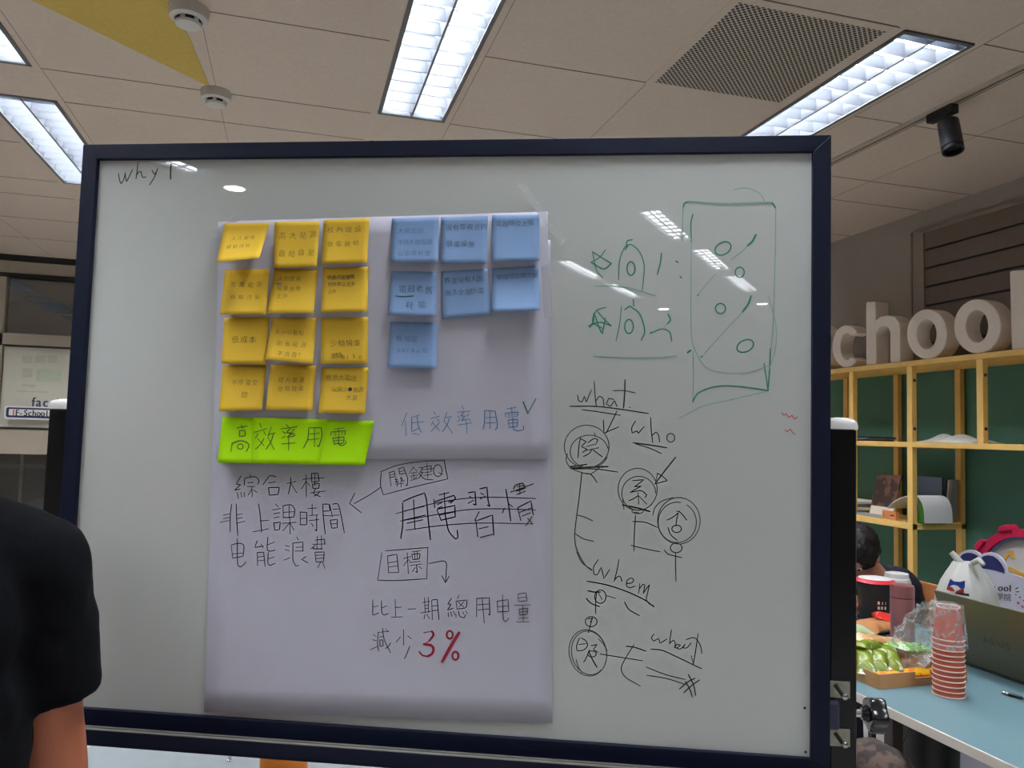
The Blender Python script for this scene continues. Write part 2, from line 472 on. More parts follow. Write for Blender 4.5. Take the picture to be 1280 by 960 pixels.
# ceiling joints: fine dark lines between the boards
mb = MB()
jy = []
for a, b in ROWS: jy += [a - .005, (a + b) / 2 - .01, b + .005]
for y in jy:
    segs = []
    x = XL
    for c in COLS + [99]:
        e = min(c - HW - .03, XR)
        if e > x: mb.box((x, y - .002, CEIL - .0012), (e, y + .002, CEIL))
        x = c + HW + .03
for c in COLS:
    for d in (HW + .03, HW + .03 + .605):
        if c + d < XR: mb.box((c + d - .0008, 0.2, CEIL - .0008), (c + d + .0008, YB, CEIL))
struct('trim_1', mb, M['joint'])
# the painted yellow wedge on the ceiling
k = HC
wedge = [(-.275 * k, 2.414 * k), (-.638 * k, 2.05 * k), (-1.25 * k, 1.43 * k), (-.42 * k, 1.43 * k), (-.345 * k, 1.84 * k), (-.296 * k, 2.12 * k)]
wm = MB().prism(wedge, lambda a, b, d: (a, b, d), CEIL - .0016, CEIL)
struct('trim_2', wm, M['yellow_paint'])

# ------------------------------------------------------------------ recessed louvred lights
def make_light(hw, y0, y1, nb, glow='tube'):
    """around its own centre on the ceiling plane"""
    L = (y1 - y0) / 2; t = bpy.data.objects.new('ceiling_light', None); COL.objects.link(t); ORG[t.name] = Vector((0, 0, 0))
    D = .085 * hw / .134 + .01
    mb = MB()
    for a, b in (((-hw, -L, 0), (-hw + .003, L, D)), ((hw - .003, -L, 0), (hw, L, D)), ((-hw, -L, 0), (hw, -L + .003, D)), ((-hw, L - .003, 0), (hw, L, D)), ((-hw, -L, D), (hw, L, D + .004))):
        mb.box(a, b)
    mb.build('housing', M['fixture_white'], t)
    r = .011
    mb = MB()
    for a, b in (((-hw - .004, -L - .004, -.004), (-hw + r, L + .004, .001)), ((hw - r, -L - .004, -.004), (hw + .004, L + .004, .001)),
                 ((-hw, -L - .004, -.004), (hw, -L + r, .001)), ((-hw, L - r, -.004), (hw, L + .004, .001))): mb.box(a, b)
    mb.build('frame', M['fixture_rim'], t)
    mb = MB(); h = .042 if hw > .1 else .008
    for sx in (-1, 1):
        x0, x1 = (.004, hw - .012) if sx > 0 else (-hw + .012, -.004)
        for i in range(nb):
            y = -L + (i + .5) * 2 * L / nb
            wt = .012 * hw / .134
            pr = [(.001, 0), (.0022, .2), (.0045, .5), (.008 * wt / .012, .8), (wt, 1)]
            poly = [(y + a_, h * b_) for a_, b_ in pr] + [(y - a_, h * b_) for a_, b_ in reversed(pr)]
            mb.prism(poly, lambda a_, b_, d_: (d_, a_, b_), x0, x1)
        if hw < .1: continue
        # curved side reflector of each half
        xo = hw - .011 if sx > 0 else -hw + .011
        mb.add([(xo, -L, 0), (xo, L, 0), (xo - sx * .022, L, D * .8), (xo - sx * .022, -L, D * .8)], [(0, 1, 2, 3)])
        mb.add([(sx * .004, -L, 0), (sx * .004, L, 0), (sx * .016, L, D * .6), (sx * .016, -L, D * .6)], [(0, 1, 2, 3)])
    mb.build('louver', M['louver' if hw > .1 else 'louver_far'], t)
    mb = MB().box((-.0035, -L, -.001), (.0035, L, .004))
    mb.build('centre_rib', M['fixture_rim'], t)
    for sx in (-1, 1):
        MB().tube([(sx * hw * .52, -L + .03, D * (.72 if hw > .1 else .56)), (sx * hw * .52, L - .03, D * (.72 if hw > .1 else .56))], .0125 if hw > .1 else .022, 10).build('tube', M[glow], t, smooth=True)
    return t
big = make_light(HW, 0, 1.19, 13)
big['category'] = 'ceiling light'; big['group'] = 'recessed louvred ceiling lights'
VIS = {(0, 1): 'louvred ceiling light cut off at the upper left corner', (1, 2): 'louvred ceiling light whose near end meets the whiteboard top left corner',
       (2, 1): 'bright louvred ceiling light above the middle of the whiteboard', (3, 1): 'louvred ceiling light beside the perforated air grille'}
first = True
for ci, c in enumerate(COLS):
    for ri, r in enumerate(ROWS):
        if (ci, ri) == (1, 1): lb = 'louvred ceiling light cut off at the upper left corner'
        elif (ci, ri) == (0, 1): lb = 'louvred ceiling light outside the photograph, left of the corner one'
        else: lb = VIS.get((ci, ri), 'louvred ceiling light hidden behind the whiteboard or above the picture')
        loc = (c, (r[0] + r[1]) / 2, CEIL)
        if first: big.location = loc; big['label'] = lb; first = False
        else: copy_thing(big, loc, lb)
for c, r in FILL_LIGHTS: copy_thing(big, (c, (r[0] + r[1]) / 2, CEIL), 'louvred fill light added behind the camera to brighten the whiteboard')
sml = make_light(.072, 0, .77, 9, 'tube_far')
sml['category'] = 'ceiling light'; sml['group'] = 'lights mirrored in the glass whiteboard'
for i, (c, r) in enumerate(SMALL):
    lb = 'narrow louvred ceiling light, mirrored in the whiteboard glass or added as fill'
    loc = (c, (r[0] + r[1]) / 2, CEIL)
    if i == 0: sml.location = loc; sml['label'] = lb
    else: copy_thing(sml, loc, lb)
for i, (x, y, rr) in enumerate([(-2.39, -.68, .055), (-.45, -5.25, .05), (-1.40, -5.25, .055)]):
    t = thing('downlight', ['round downlight mirrored as a white oval near the whiteboard top left', 'far round downlight mirrored beside the green box drawing', 'far round downlight mirrored above the second green star'][i], 'downlight', (x, y, CEIL), 'round downlights')
    MB().lathe([(rr + .012, 0), (rr + .012, -.004), (rr, -.004), (rr, 0)], 28, c=(x, y, CEIL)).build('ring', M['downlight_ring'], t, smooth=True)
    MB().lathe([(rr, -.001), (rr, -.0025)], 28, c=(x, y, CEIL)).build('lens', M['down'], t, smooth=True)

# ------------------------------------------------------------------ smoke detectors
def detector(x, y, s, label, rz):
    t = thing('smoke_detector', label, 'smoke detector', (x, y, CEIL), 'smoke detectors on the ceiling')
    P = [(.052, 0), (.052, -.012), (.05, -.03), (.046, -.033), (.036, -.034)]
    MB().lathe([(r * s, h * s) for r, h in P], 36, c=(x, y, CEIL)).build('base', M['smoke'], t, smooth=True)
    mb = MB()
    mb.lathe([(.034 * s, -.033 * s), (.0335 * s, -.044 * s)], 36, c=(x, y, CEIL))
    mb.build('sensing_slot', M['dark_slot'], t, smooth=True)
    mb = MB().lathe([(.0345 * s, -.043 * s), (.033 * s, -.05 * s), (.026 * s, -.053 * s), (.0, -.0535 * s)], 36, c=(x, y, CEIL))
    for k in range(6):
        a = rz + k * PI / 3
        d = Vector((math.cos(a), math.sin(a), 0)); n = Vector((-d.y, d.x, 0))
        mb.obox(Vector((x, y, CEIL - .038 * s)) + d * .0345 * s, d * .0022, n * .006 * s, (0, 0, .006 * s))
    mb.build('sensor_cap', M['smoke'], t, smooth=True)
    return t
p = on(236, 20, 2, CEIL - .025); detector(p.x, p.y, 1.12, 'larger smoke detector at the top edge, in the yellow wedge', .2)
p = on(270, 121, 2, CEIL - .02); detector(p.x, p.y, 1.08, 'smoke detector at the tip of the yellow ceiling wedge', .5)

# ------------------------------------------------------------------ perforated air grille
def perforated():
    m = mat('perforated_metal', (196, 180, 164), 0.6); nt = m.node_tree; b = nt.nodes['Principled BSDF']
    tc = nt.nodes.new('ShaderNodeTexCoord'); mp = nt.nodes.new('ShaderNodeMapping'); mp.inputs['Scale'].default_value = (72, 72, 0.0)
    mp.inputs['Rotation'].default_value = (0, 0, PI / 4)
    vo = nt.nodes.new('ShaderNodeTexVoronoi'); vo.inputs['Randomness'].default_value = 0; vo.inputs['Scale'].default_value = 1
    vo.voronoi_dimensions = '2D'
    r = nt.nodes.new('ShaderNodeValToRGB'); r.color_ramp.elements[0].position = .40; r.color_ramp.elements[1].position = .44
    r.color_ramp.elements[0].color = lin((30, 26, 22)); r.color_ramp.elements[1].color = lin((200, 184, 168))
    nt.links.new(tc.outputs['Object'], mp.inputs[0]); nt.links.new(mp.outputs[0], vo.inputs['Vector']); nt.links.new(vo.outputs['Distance'], r.inputs[0]); nt.links.new(r.outputs[0], b.inputs['Base Color'])
    return m
M['perf'] = perforated()
gx0, gx1, gy0, gy1 = .943 * k, 1.347 * k, 1.527 * k, 1.957 * k
t = thing('air_grille', 'square perforated metal air grille in the ceiling', 'air grille', ((gx0 + gx1) / 2, (gy0 + gy1) / 2, CEIL))
mb = MB()
for a, b in (((gx0 - .03, gy0 - .03), (gx1 + .03, gy0)), ((gx0 - .03, gy1), (gx1 + .03, gy1 + .025)), ((gx0 - .03, gy0), (gx0, gy1)), ((gx1, gy0), (gx1 + .03, gy1))):
    mb.box((a[0], a[1], CEIL - .002), (b[0], b[1], CEIL))
mb.build('border', M['ceiling'], t)
MB().box((gx0, gy0, CEIL - .0018), (gx1, gy1, CEIL)).build('perforated_plate', M['perf'], t)

# ------------------------------------------------------------------ lighting track and spotlight
TX = 2.322
t = thing('lighting_track', 'white lighting track running along the ceiling at right', 'lighting track', (TX, 3, CEIL))
MB().box((TX - .018, .4, CEIL - .012), (TX + .016, YB, CEIL)).build('rail', M['rail'], t)
MB().box((TX + .0165, .4, CEIL - .0125), (TX + .021, YB, CEIL)).box((TX - .006, .4, CEIL - .0135), (TX + .006, YB, CEIL - .0125)).build('contact_groove', M['joint'], t)
sp0, sp1 = on(1162, 143, 0, TX), on(1194, 134, 0, TX)
SY = (sp0.y + sp1.y) / 2
t = thing('track_spotlight', 'black cylindrical spotlight hanging from the ceiling track', 'spotlight', (TX, SY, CEIL - .0135))
MB().box((TX - .017, min(sp0.y, sp1.y), CEIL - .047), (TX + .017, max(sp0.y, sp1.y), CEIL - .0138)).build('track_adapter', M['black_metal'], t, bevel=.002)
ca = on(1185, 152, 0, TX); cb = on(1191.5, 189, 0, TX - .01)
ax = (cb - ca)
MB().tube([(TX, sp1.y + .03, CEIL - .04), (TX, sp1.y + .03, CEIL - .1)], .006, 10).tube([(TX, sp1.y + .03, CEIL - .095), ca + ax * .12], .007, 10).build('stem', M['black_metal'], t, smooth=True)
L = ax.length
mb = MB().lathe([(.03, 0), (.037, .004), (.038, L * .86), (.034, L * .87), (.034, L * .9), (.0375, L * .91), (.0375, L), (.031, L), (.029, L - .02), (0, L - .02)], 32, c=ca, axis=ax.normalized())
mb.build('lamp_head', M['black_metal'], t, smooth=True)

# ------------------------------------------------------------------ shuttered window on the right wall
w0, w1 = on(1144, 292.5, 0, XR), on(1280, 253, 0, XR)
wy1, wz1 = w0.y, w0.z
t = MB()
fw = .045
def frame_box(mb, y0, y1, z0, z1, x0, x1): mb.box((x0, y0, z0), (x1, y1, z1))
t.box((XR - .03, 1.6, wz1 - .02), (XR, wy1, wz1)).box((XR - .03, wy1 - .09, 1.86), (XR, wy1, wz1 - .02)).box((XR - .035, wy1 - .012, 1.86), (XR - .03, wy1, wz1))
o = struct('window_1', t, M['shutter_frame'])
mb = MB(); nsl = 7; z0 = 1.86; hh = (wz1 - .02 - z0) / nsl
for i in range(nsl):
    za = z0 + i * hh
    mb.box((XR - .024, 1.6, za + .012), (XR, wy1 - .09, za + hh))
    mb.box((XR - .012, 1.6, za), (XR, wy1 - .09, za + .012), 1)
s_ = mb.build('shutter_slats', [M['shutter'], M['dark_bar']], o); s_['kind'] = 'structure'
# green panelling behind the shelf
struct('trim_3', MB().box((XR - .012, .6, 0), (XR, 6.8, 1.835)), M['green'])

# ------------------------------------------------------------------ glazed partition at the back left
PX = (-2.172, -1.2)
mb = MB()
for x0, x1 in ((WX0, WX0 + .06), (-2.262, -2.172), (-1.25, -1.16), (WX1 - .06, WX1)):
    mb.box((x0, YB - .02, 0), (x1, YB + .08, CEIL))
mb.box((WX0, YB - .015, 2.56), (WX1, YB + .08, 2.66)).box((WX0, YB - .02, 2.0), (WX1, YB + .08, 2.092)).box((WX0, YB - .015, 1.16), (WX1, YB + .08, 1.352)).box((WX0, YB - .015, 0), (WX1, YB + .08, .62))
wn = struct('window_2', mb, M['alu'])
mb = MB().box((WX0, YB - .022, 2.655), (WX1, YB - .012, CEIL)).box((WX0, YB - .022, 2.528), (WX1, YB - .012, 2.562)).box((WX0, YB - .022, 1.996), (WX1, YB - .012, 2.003)).box((WX0, YB - .022, 1.35), (WX1, YB - .012, 1.357))
b_ = mb.build('dark_seal', M['dark_bar'], wn); b_['kind'] = 'structure'
mb = MB()
for a, b in ((2.09, 2.56), (1.35, 2.0), (.62, 1.16)):
    mb.box((WX0, YB + .02, a), (WX1, YB + .026, b))
b_ = mb.build('pane', M['window_glass'], wn); b_['kind'] = 'structure'
# poster on the partition glass
M['poster'] = mat('cream_poster', (206, 202, 186), 0.7, var=0.02)
M['poster_grey'] = mat('poster_faint_print', (192, 190, 176), 0.7)
M['poster_green'] = mat('poster_faint_green', (192, 200, 176), 0.7)
M['navy_print'] = mat('navy_print', (30, 44, 86), 0.6)
M['white_plate'] = mat('white_plate', (232, 230, 226), 0.5, var=0.01)
M['orange_print'] = mat('orange_print', (214, 96, 40), 0.6)
M['dark_print'] = mat('dark_print', (40, 42, 48), 0.6)
def bk(x, y, d): return on(x, y, 1, YB - d)
pl0, pl1 = bk(4, 435, .0), bk(4, 534, .0)
t = thing('window_poster', 'cream poster behind the glass partition, above the nameplate', 'poster', (-1.7, YB + .018, 1.37))
MB().box((-2.165, YB + .014, 1.366), (-1.27, YB + .0185, 1.99)).build('sheet', M['poster'], t)
mb = MB()
for (a, b, c_, d_, m_) in [(28, 444, 40, 454, 0), (44, 444, 57, 454, 0), (60, 444, 71, 454, 0), (28, 460, 40, 472, 0), (46, 461, 76, 478, 1), (28, 480, 44, 484, 0), (20, 488, 60, 491, 0)]:
    p0, p1 = bk(a, b, -.0125), bk(c_, d_, -.0125)
    mb.box((p0.x, YB + .0125, p1.z), (p1.x, YB + .014, p0.z), m_)
mb.build('faint_print', [M['poster_grey'], M['poster_green']], t)
bwid = bk(38, 508, .0).x
t_ = MB()
fz = bk(40, 508, .0)
for q in (0, .004):
    xx = bk(38.5, 507, 0).x + q
    for ch in 'facebook':
        text(t_, ch, xx, 0, .104, 0, lambda x, y: Vector((x, YB + .0115 + q * .05, fz.z - y)), sx=.82)
        xx += .030 if ch == 'f' else .047
t_.build('lettering', M['navy_print'], t)
# nameplate
n0, n1 = bk(6.5, 507, .02), bk(100, 527, .02)
zt_, zb_ = n0.z, bk(6.5, 523.5, .02).z
t = thing('name_plate', 'white nameplate with navy border on the glass partition', 'sign', (n0.x + .3, YB - .03, zb_))
def rrect(x0, x1, z0, z1, r):
    o = []
    for cx, cz, a in ((x1 - r, z1 - r, 0), (x0 + r, z1 - r, 90), (x0 + r, z0 + r, 180), (x1 - r, z0 + r, 270)):
        for i in range(6): o.append((cx + r * math.cos(math.radians(a + i * 18)), cz + r * math.sin(math.radians(a + i * 18))))
    return o
f_ = lambda a, b, d: (a, YB - d, b)
xe = n0.x + .66
MB().prism(rrect(n0.x, xe, zb_, zt_, .02), f_, .024, .03).build('plate', M['white_plate'], t)
MB().strip(rrect(n0.x + .012, xe - .012, zb_ + .012, zt_ - .012, .016), rrect(n0.x + .03, xe - .03, zb_ + .028, zt_ - .024, .008), f_, .03, .0312, closed=True).build('border', M['navy_print'], t)
mb = MB(); zz = bk(20, 519.5, .03).z
xx = bk(13.5, 519, .03).x
for q in (0, .003):
    for i_, ch in enumerate('IF-School'):
        text(mb, ch, xx + q + i_ * .0288 + (.009 if ch in 'Il' else 0), 0, .068, 0, lambda x, y: Vector((x, YB - .0318, zz - y)), sx=.82, m=1 if i_ == 0 else 0)
mb.build('lettering', [M['dark_print'], M['orange_print']], t)
# things faintly seen in the corridor behind the glass
t = thing('corridor_cabinet', 'dark cabinet in the corridor behind the lower glass pane', 'cabinet', (-2.2, 8.4, 0))
MB().box((-3.4, 8.2, .05), (-1.3, 8.7, .98)).build('carcass', mat('dark_cabinet', (58, 60, 66), .5), t)
mb = MB()
for i in range(5): mb.box((-3.38 + i * .42, 8.18, .1), (-3.0 + i * .42, 8.2, .94))
mb.build('door', mat('dark_cabinet_door', (50, 54, 66), .4), t)
MB().box((-3.4, 8.15, .98), (-1.3, 8.72, 1.02)).build('cabinet_top', mat('cabinet_top', (120, 116, 110), .5), t)
t = MB().box((-2.215, 7.6, .0), (-2.19, 7.625, 1.15)).box((-2.3, 7.52, 0), (-2.1, 7.7, .02)).build('stanchion', M['white_plate'], origin=(-2.2, 7.6, 0))
tag(t, 'thin pale stand seen through the lower glass pane', 'stand')

# ================================================================== THE WHITEBOARD ON ITS STAND
UI, UO, VT, VTO, VB = .5855, .6125, .4535, .4795, -.452
WB = thing('whiteboard', 'large wheeled glass whiteboard in a navy black frame', 'whiteboard', bw(0, 0) * 1.0 - Vector((0, 0, 1.411)))
def bbox(mb, u0, u1, v0, v1, o0, o1, m=0):
    """box in board coordinates; o = distance towards the viewer"""
    c = bw((u0 + u1) / 2, (v0 + v1) / 2, (o0 + o1) / 2)
    return mb.obox(c, BR * (u1 - u0) / 2, -BN * (o1 - o0) / 2, Vector((0, 0, (v1 - v0) / 2)), m)
g = bbox(MB(), -.59, .59, -.458, .458, -.012, 0).build('glass_panel', M['glass_board'], WB)
mb = MB()
bbox(mb, -.588, .588, -.456, .456, -.03, -.012)
mb.build('backing', M['frame'], WB)
def rail(mb, q, o0, o1):
    n = len(q)
    vs = [bw(u, v, o0) for u, v in q] + [bw(u, v, o1) for u, v in q]
    mb.add(vs, [tuple(range(n)), tuple(range(2 * n - 1, n - 1, -1))] + [(i, i + n, (i + 1) % n + n, (i + 1) % n) for i in range(n)])
VBO = -.478
for nm, q in (('top', [(-UO, VTO), (UO, VTO), (UI, VT), (-UI, VT)]), ('b', [(-UO, VBO), (-UI, VB), (UI, VB), (UO, VBO)]),
              ('l', [(-UO, VBO), (-UO, VTO), (-UI, VT), (-UI, VB)]), ('r', [(UO, VBO), (UI, VB), (UI, VT), (UO, VTO)])):
    mb = MB(); rail(mb, q, -.032, .008)
    mb.build('frame_rail', M['frame'], WB, bevel=.0012)
# pen tray under the lower rail: bright edge strip, groove, front lip
zl = bd(300, 926, .036).z - 1.411; zl2 = bd(300, 946, .036).z - 1.411
mb = MB()
bbox(mb, -UO, UO, zl2, zl2 + .005, -.02, .036)
bbox(mb, -UO, UO, zl2, zl, .032, .036)
bbox(mb, -UO, UO, zl2, VBO, -.024, -.004)
mb.build('pen_tray', M['frame'], WB)
mb = MB()
bbox(mb, -UO + .01, UO - .02, VBO - .0045, VBO - .0005, -.02, .011)
bbox(mb, -UO + .01, UO - .02, zl, zl + .0012, .031, .0362)
mb.build('bright_trim', M['bright_strip'], WB)
# posts
for sgn in (-1, 1):
    u0, u1 = (.6155, .655) if sgn > 0 else (-.655, -.6155)
    mb = MB(); bbox(mb, u0, u1, .13 - 1.411, .03, -.058, -.008)
    po = mb.build('post', M['post'], WB, bevel=.003)
    mb = MB(); c = bw((u0 + u1) / 2, .03, -.033)
    nseg = 8; vs = []; fs = []
    hx, hy = (u1 - u0) / 2 + .0015, .026
    ring = [(-hx, -hy), (0, -hy), (hx, -hy), (hx, 0), (hx, hy), (0, hy), (-hx, hy), (-hx, 0)]
    prof = [(1, 0), (1, .005), (.95, .01), (.82, .014), (.55, .017), (.2, .018)]
    for s, h in prof:
        for a, b in ring: vs.append(c + BR * a * s - BN * b * s + Vector((0, 0, h)))
    for i in range(len(prof) - 1):
        for j in range(8): fs.append((i * 8 + j, i * 8 + (j + 1) % 8, (i + 1) * 8 + (j + 1) % 8, (i + 1) * 8 + j))
    fs.append(tuple(range((len(prof) - 1) * 8, len(prof) * 8))); fs.append(tuple(range(7, -1, -1)))
    mb.add(vs, fs)
    cp = mb.build('post_cap', M['cap'], po, smooth=True); cp['label'] = 'white domed post cap'
    mb = MB()
    s0 = bw(sgn * (UO - .01), .005, -.022); s1 = bw(sgn * .63, .005, -.022)
    mb.tube([s0, s1], .006, 12); mb.tube([bw(sgn * (UO + .0005), .005, -.022), bw(sgn * (UO + .003), .005, -.022)], .0105, 14)
    mb.build('pivot_pin', M['chrome'], WB, smooth=True)
    # foot with two casters
    uc = (u0 + u1) / 2
    mb = MB(); bbox(mb, uc - .02, uc + .02, .09 - 1.411, .13 - 1.411, -.38, .30)
    ft = mb.build('foot', M['post'], WB, bevel=.004)
    for o in (-.34, .26):
        mb = MB(); c = bw(uc, .035 - 1.411, o)
        mb.tube([c - BR * .014, c + BR * .014], .034, 20)
        mb.tube([c + Vector((0, 0, .034)), c + Vector((0, 0, .056))], .01, 10)
        mb.build('caster', M['black_metal'], ft, smooth=True)
mb = MB(); bbox(mb, -.62, .62, .16 - 1.411, .2 - 1.411, -.05, -.02)
mb.build('crossbar', M['post'], WB)
# slotted latch plates, block and hand knob on the right post
for (y0, y1) in ((851, 873.5), (910.5, 934)):
    a, b = bd(1040, y0, -.006), bd(1065, y1, -.006)
    va, vb = a.z - 1.411, b.z - 1.411
    mb = MB(); bbox(mb, .6135, .6445, vb, va, -.0078, -.0058); bbox(mb, .6135, .6155, vb, va, -.034, -.006)
    br = mb.build('latch_plate', M['steel'], WB, bevel=.0006)
    mb = MB()
    sl = [bw(.623, (va + vb) / 2 + .007, -.0054), bw(.634, (va + vb) / 2 - .008, -.0054)]
    mb.tube(sl, .003, 8)
    mb.build('slot', M['dark_slot'], br)
    mb = MB().lathe([(.0048, 0), (.0048, .003), (.003, .0045), (0, .0048)], 14, c=bw(.6365, (va + vb) / 2 - .009, -.006), axis=-BN)
    mb.build('bolt', M['chrome'], br, smooth=True)
a, b = bd(1040, 876, .0), bd(1052, 913, .0)
mb = MB(); bbox(mb, .608, .6275, b.z - 1.411, a.z - 1.411, -.03, .004)
mb.build('latch_block', M['nylon'], WB, bevel=.004)
kc = hit(1094, 893, bw(.68, -.385, -.033), BN)
mb = MB()
nl = 5; prof = []
kx = (kc - bw(0, 0, -.033)).dot(BR); kv = kc.z - 1.411
def lob(t): return .0245 + .0025 * math.cos(nl * t)
rings = [(-.012, .62), (-.0115, .9), (-.008, 1), (.008, 1), (.012, .93), (.013, .7), (.009, .45)]
n = 50; vs = []; fs = []
for dx, s in rings:
    for kk in range(n):
        t_ = 2 * PI * kk / n; r_ = lob(t_) * s
        vs.append(bw(kx + dx, kv + math.sin(t_) * r_, -.033 + math.cos(t_) * r_))
for i in range(len(rings) - 1):
    for kk in range(n): fs.append((i * n + kk, i * n + (kk + 1) % n, (i + 1) * n + (kk + 1) % n, (i + 1) * n + kk))
fs.append(tuple(range(n))); fs.append(tuple((len(rings) - 1) * n + kk for kk in range(n)))
mb.add(vs, fs)
mb.tube([bw(kx - .012, kv, -.033), bw(kx - .02, kv, -.033)], [.013, .009], 20)
kb = mb.build('hand_knob', M['knob'], WB, smooth=True)
MB().tube([bw(.653, kv, -.033), bw(kx - .012, kv, -.033)], .0055, 14).build('threaded_shaft', M['chrome'], kb, smooth=True)
# small screws in the corners of the glass
mb = MB()
for (x, y) in ((1007, 940), (1006, 885)): mb.lathe([(.002, 0), (.0016, .001), (0, .0011)], 10, c=bd(x, y, 0), axis=-BN)
mb.build('fixing_screw', M['dark_slot'], WB)

# ------------------------------------------------------------------ marker writing on the glass
gs = lambda o: (lambda x, y: bd(x, y, o))
S0 = gs(.0006); S1 = gs(.0008)
D = (690, 460, 3.691); Ee = (690, 690, 4.8); Ff = (720, 220, 3.2); Wy = (90, 160, 8)
mb = ink([[(465, 455), (475, 520), (490, 558), (515, 520), (535, 445)], [(530, 450), (545, 540), (570, 490), (605, 415)], [(658, 345), (652, 420), (640, 510)],
          [(640, 480), (668, 440), (690, 435), (700, 480), (712, 495), (740, 488)], [(800, 420), (822, 465), (850, 430)], [(855, 405), (830, 480), (775, 570)], ([(992, 362), (986, 430), (986, 512)], 1.9)], Wy, 1.3, S0)
mb.build('handwriting', M['marker'], WB)['label'] = 'why 1 in thin black marker'
mb = ink([[(118, 125), (123, 150), (138, 157), (150, 130), (158, 158), (182, 100)], [(195, 62), (198, 120), (205, 180)], [(200, 155), (218, 130), (235, 140), (240, 180)],
     [(285, 145), (262, 140), (250, 165), (270, 178), (288, 150), (300, 178)], ([(337, 55), (335, 120), (330, 185)], 1.8), [(282, 105), (330, 104), (385, 115)], [(356, 180), (361, 183)],
     ([(82, 177), (200, 177), (300, 188), (445, 210)], 1.5), [(138, 192), (220, 203), (315, 218)],
     [(300, 198), (275, 250), (250, 300)], [(237, 240), (240, 300), (308, 272)],
     [(120, 415), (124, 360), (132, 318)], [(130, 325), (158, 340), (135, 362), (162, 375), (140, 390)], [(195, 300), (200, 312)], [(165, 345), (195, 325), (212, 332), (205, 345)],
     [(160, 362), (205, 350)], [(150, 382), (215, 368)], [(185, 375), (170, 395), (145, 408)], [(190, 378), (208, 392), (232, 410)],
     ([(85, 455), (160, 445)], 2.2), ([(85, 462), (160, 458), (258, 455)], 2.0), [(90, 466), (200, 466), (302, 480)],
     [(385, 245), (368, 275), (370, 300), (392, 290), (398, 302), (425, 270)], [(455, 228), (458, 290), (465, 345)], [(460, 312), (480, 295), (492, 310), (496, 342)], ell(548, 322, 18, 20),
     ([(375, 345), (450, 355), (530, 368)], 1.7), [(385, 350), (450, 370), (505, 395)],
     ([(570, 412), (520, 475), (475, 535)], 1.7), [(485, 485), (510, 500), (532, 520), (500, 528), (475, 535)], [(487, 485), (476, 535)],
     [(372, 520), (425, 515), (380, 548), (412, 545), (358, 575), (410, 566), (437, 585), (430, 598)], [(397, 575), (400, 628)], [(395, 590), (378, 602), (355, 612)], [(400, 590), (437, 628)],
     ([(325, 632), (390, 645), (452, 662)], 2.0), [(325, 600), (332, 652)], [(380, 665), (400, 668)],
     [(385, 680), (380, 760), (378, 845)], [(372, 708), (430, 712), (485, 735)], [(365, 818), (420, 832), (498, 848)],
     [(575, 660), (590, 665)], [(530, 702), (558, 688), (582, 668)], [(585, 660), (605, 680), (622, 702)], [(582, 670), (575, 700), (572, 730)], ell(575, 742, 22, 17),
     [(535, 735), (547, 768), (580, 797)], ell(573, 830, 27, 22), [(518, 840), (535, 858), (560, 866), (600, 875)], [(570, 855), (570, 905), (572, 985)],
     [(138, 480), (125, 600), (105, 760), (112, 830), (150, 905), (185, 935)], [(140, 485), (180, 492), (208, 528)], [(115, 678), (150, 688), (188, 705)], [(108, 765), (145, 788), (193, 800)]], D, 1.25, S0)
mb.build('handwriting', M['marker'], WB)['label'] = 'what and who with three circled characters'
mb = ink([[(278, 45), (250, 90), (252, 135), (272, 135), (295, 90), (312, 160), (345, 105)], [(402, 46), (390, 110), (372, 178)], [(375, 168), (398, 145), (412, 152), (420, 178)],
     [(445, 190), (478, 185), (492, 168), (475, 156), (452, 170), (447, 200), (465, 214), (500, 205)], [(527, 190), (520, 247)], [(522, 225), (545, 195), (557, 198), (548, 248)],
     [(548, 248), (570, 215), (585, 195), (575, 240), (566, 285), (585, 312), (610, 322)],
     ([(210, 175), (330, 198), (450, 238), (560, 290), (612, 330)], 1.6), ([(215, 232), (250, 240), (290, 240)], 1.7), ell(290, 268, 34, 40), [(275, 240), (300, 285)], [(268, 240), (262, 300), (262, 370)],
     ([(205, 278), (235, 308), (285, 328)], 1.5), [(330, 262), (380, 278)], ([(435, 300), (462, 345), (525, 382)], 1.4), ell(235, 418, 35, 30), [(215, 402), (245, 398), (230, 420)], [(242, 395), (230, 440), (218, 485)],
     [(165, 515), (148, 560), (150, 592), (185, 590), (212, 565), (205, 535), (175, 515)], [(160, 555), (205, 550)], [(235, 562), (270, 555), (248, 585), (275, 602)], ell(240, 612, 25, 18), [(225, 585), (208, 630), (190, 662)], ([(222, 600), (245, 650), (270, 692)], 1.6),
     [(288, 612), (400, 630), (545, 653)], ([(445, 565), (495, 572), (565, 595)], 1.5), [(492, 555), (440, 640), (415, 700), (440, 750), (530, 805)],
     [(612, 492), (597, 515), (610, 535), (640, 518), (648, 548), (690, 522)], [(717, 466), (710, 510), (705, 552)], [(705, 548), (730, 528), (740, 550), (735, 575)],
     [(745, 578), (772, 560), (750, 552), (738, 572), (770, 582), (800, 552), (785, 575), (808, 575), (835, 545)], [(877, 490), (862, 590), (848, 675)], [(805, 525), (855, 515), (888, 555), (900, 610)], [(835, 622), (848, 675)],
     ([(592, 583), (660, 590), (740, 625), (850, 678), (898, 700)], 1.4), [(565, 690), (680, 735), (800, 765)], [(570, 740), (690, 760), (800, 795)],
     ([(818, 735), (850, 800), (862, 862)], 1.6), ([(885, 768), (840, 800), (790, 845)], 1.6), ([(858, 757), (815, 780), (765, 822)], 1.6), ([(800, 778), (825, 820), (842, 870)], 1.6)], Ee, 1.2, S0)
mb.build('handwriting', M['marker'], WB)['label'] = 'when and what with a hash mark'
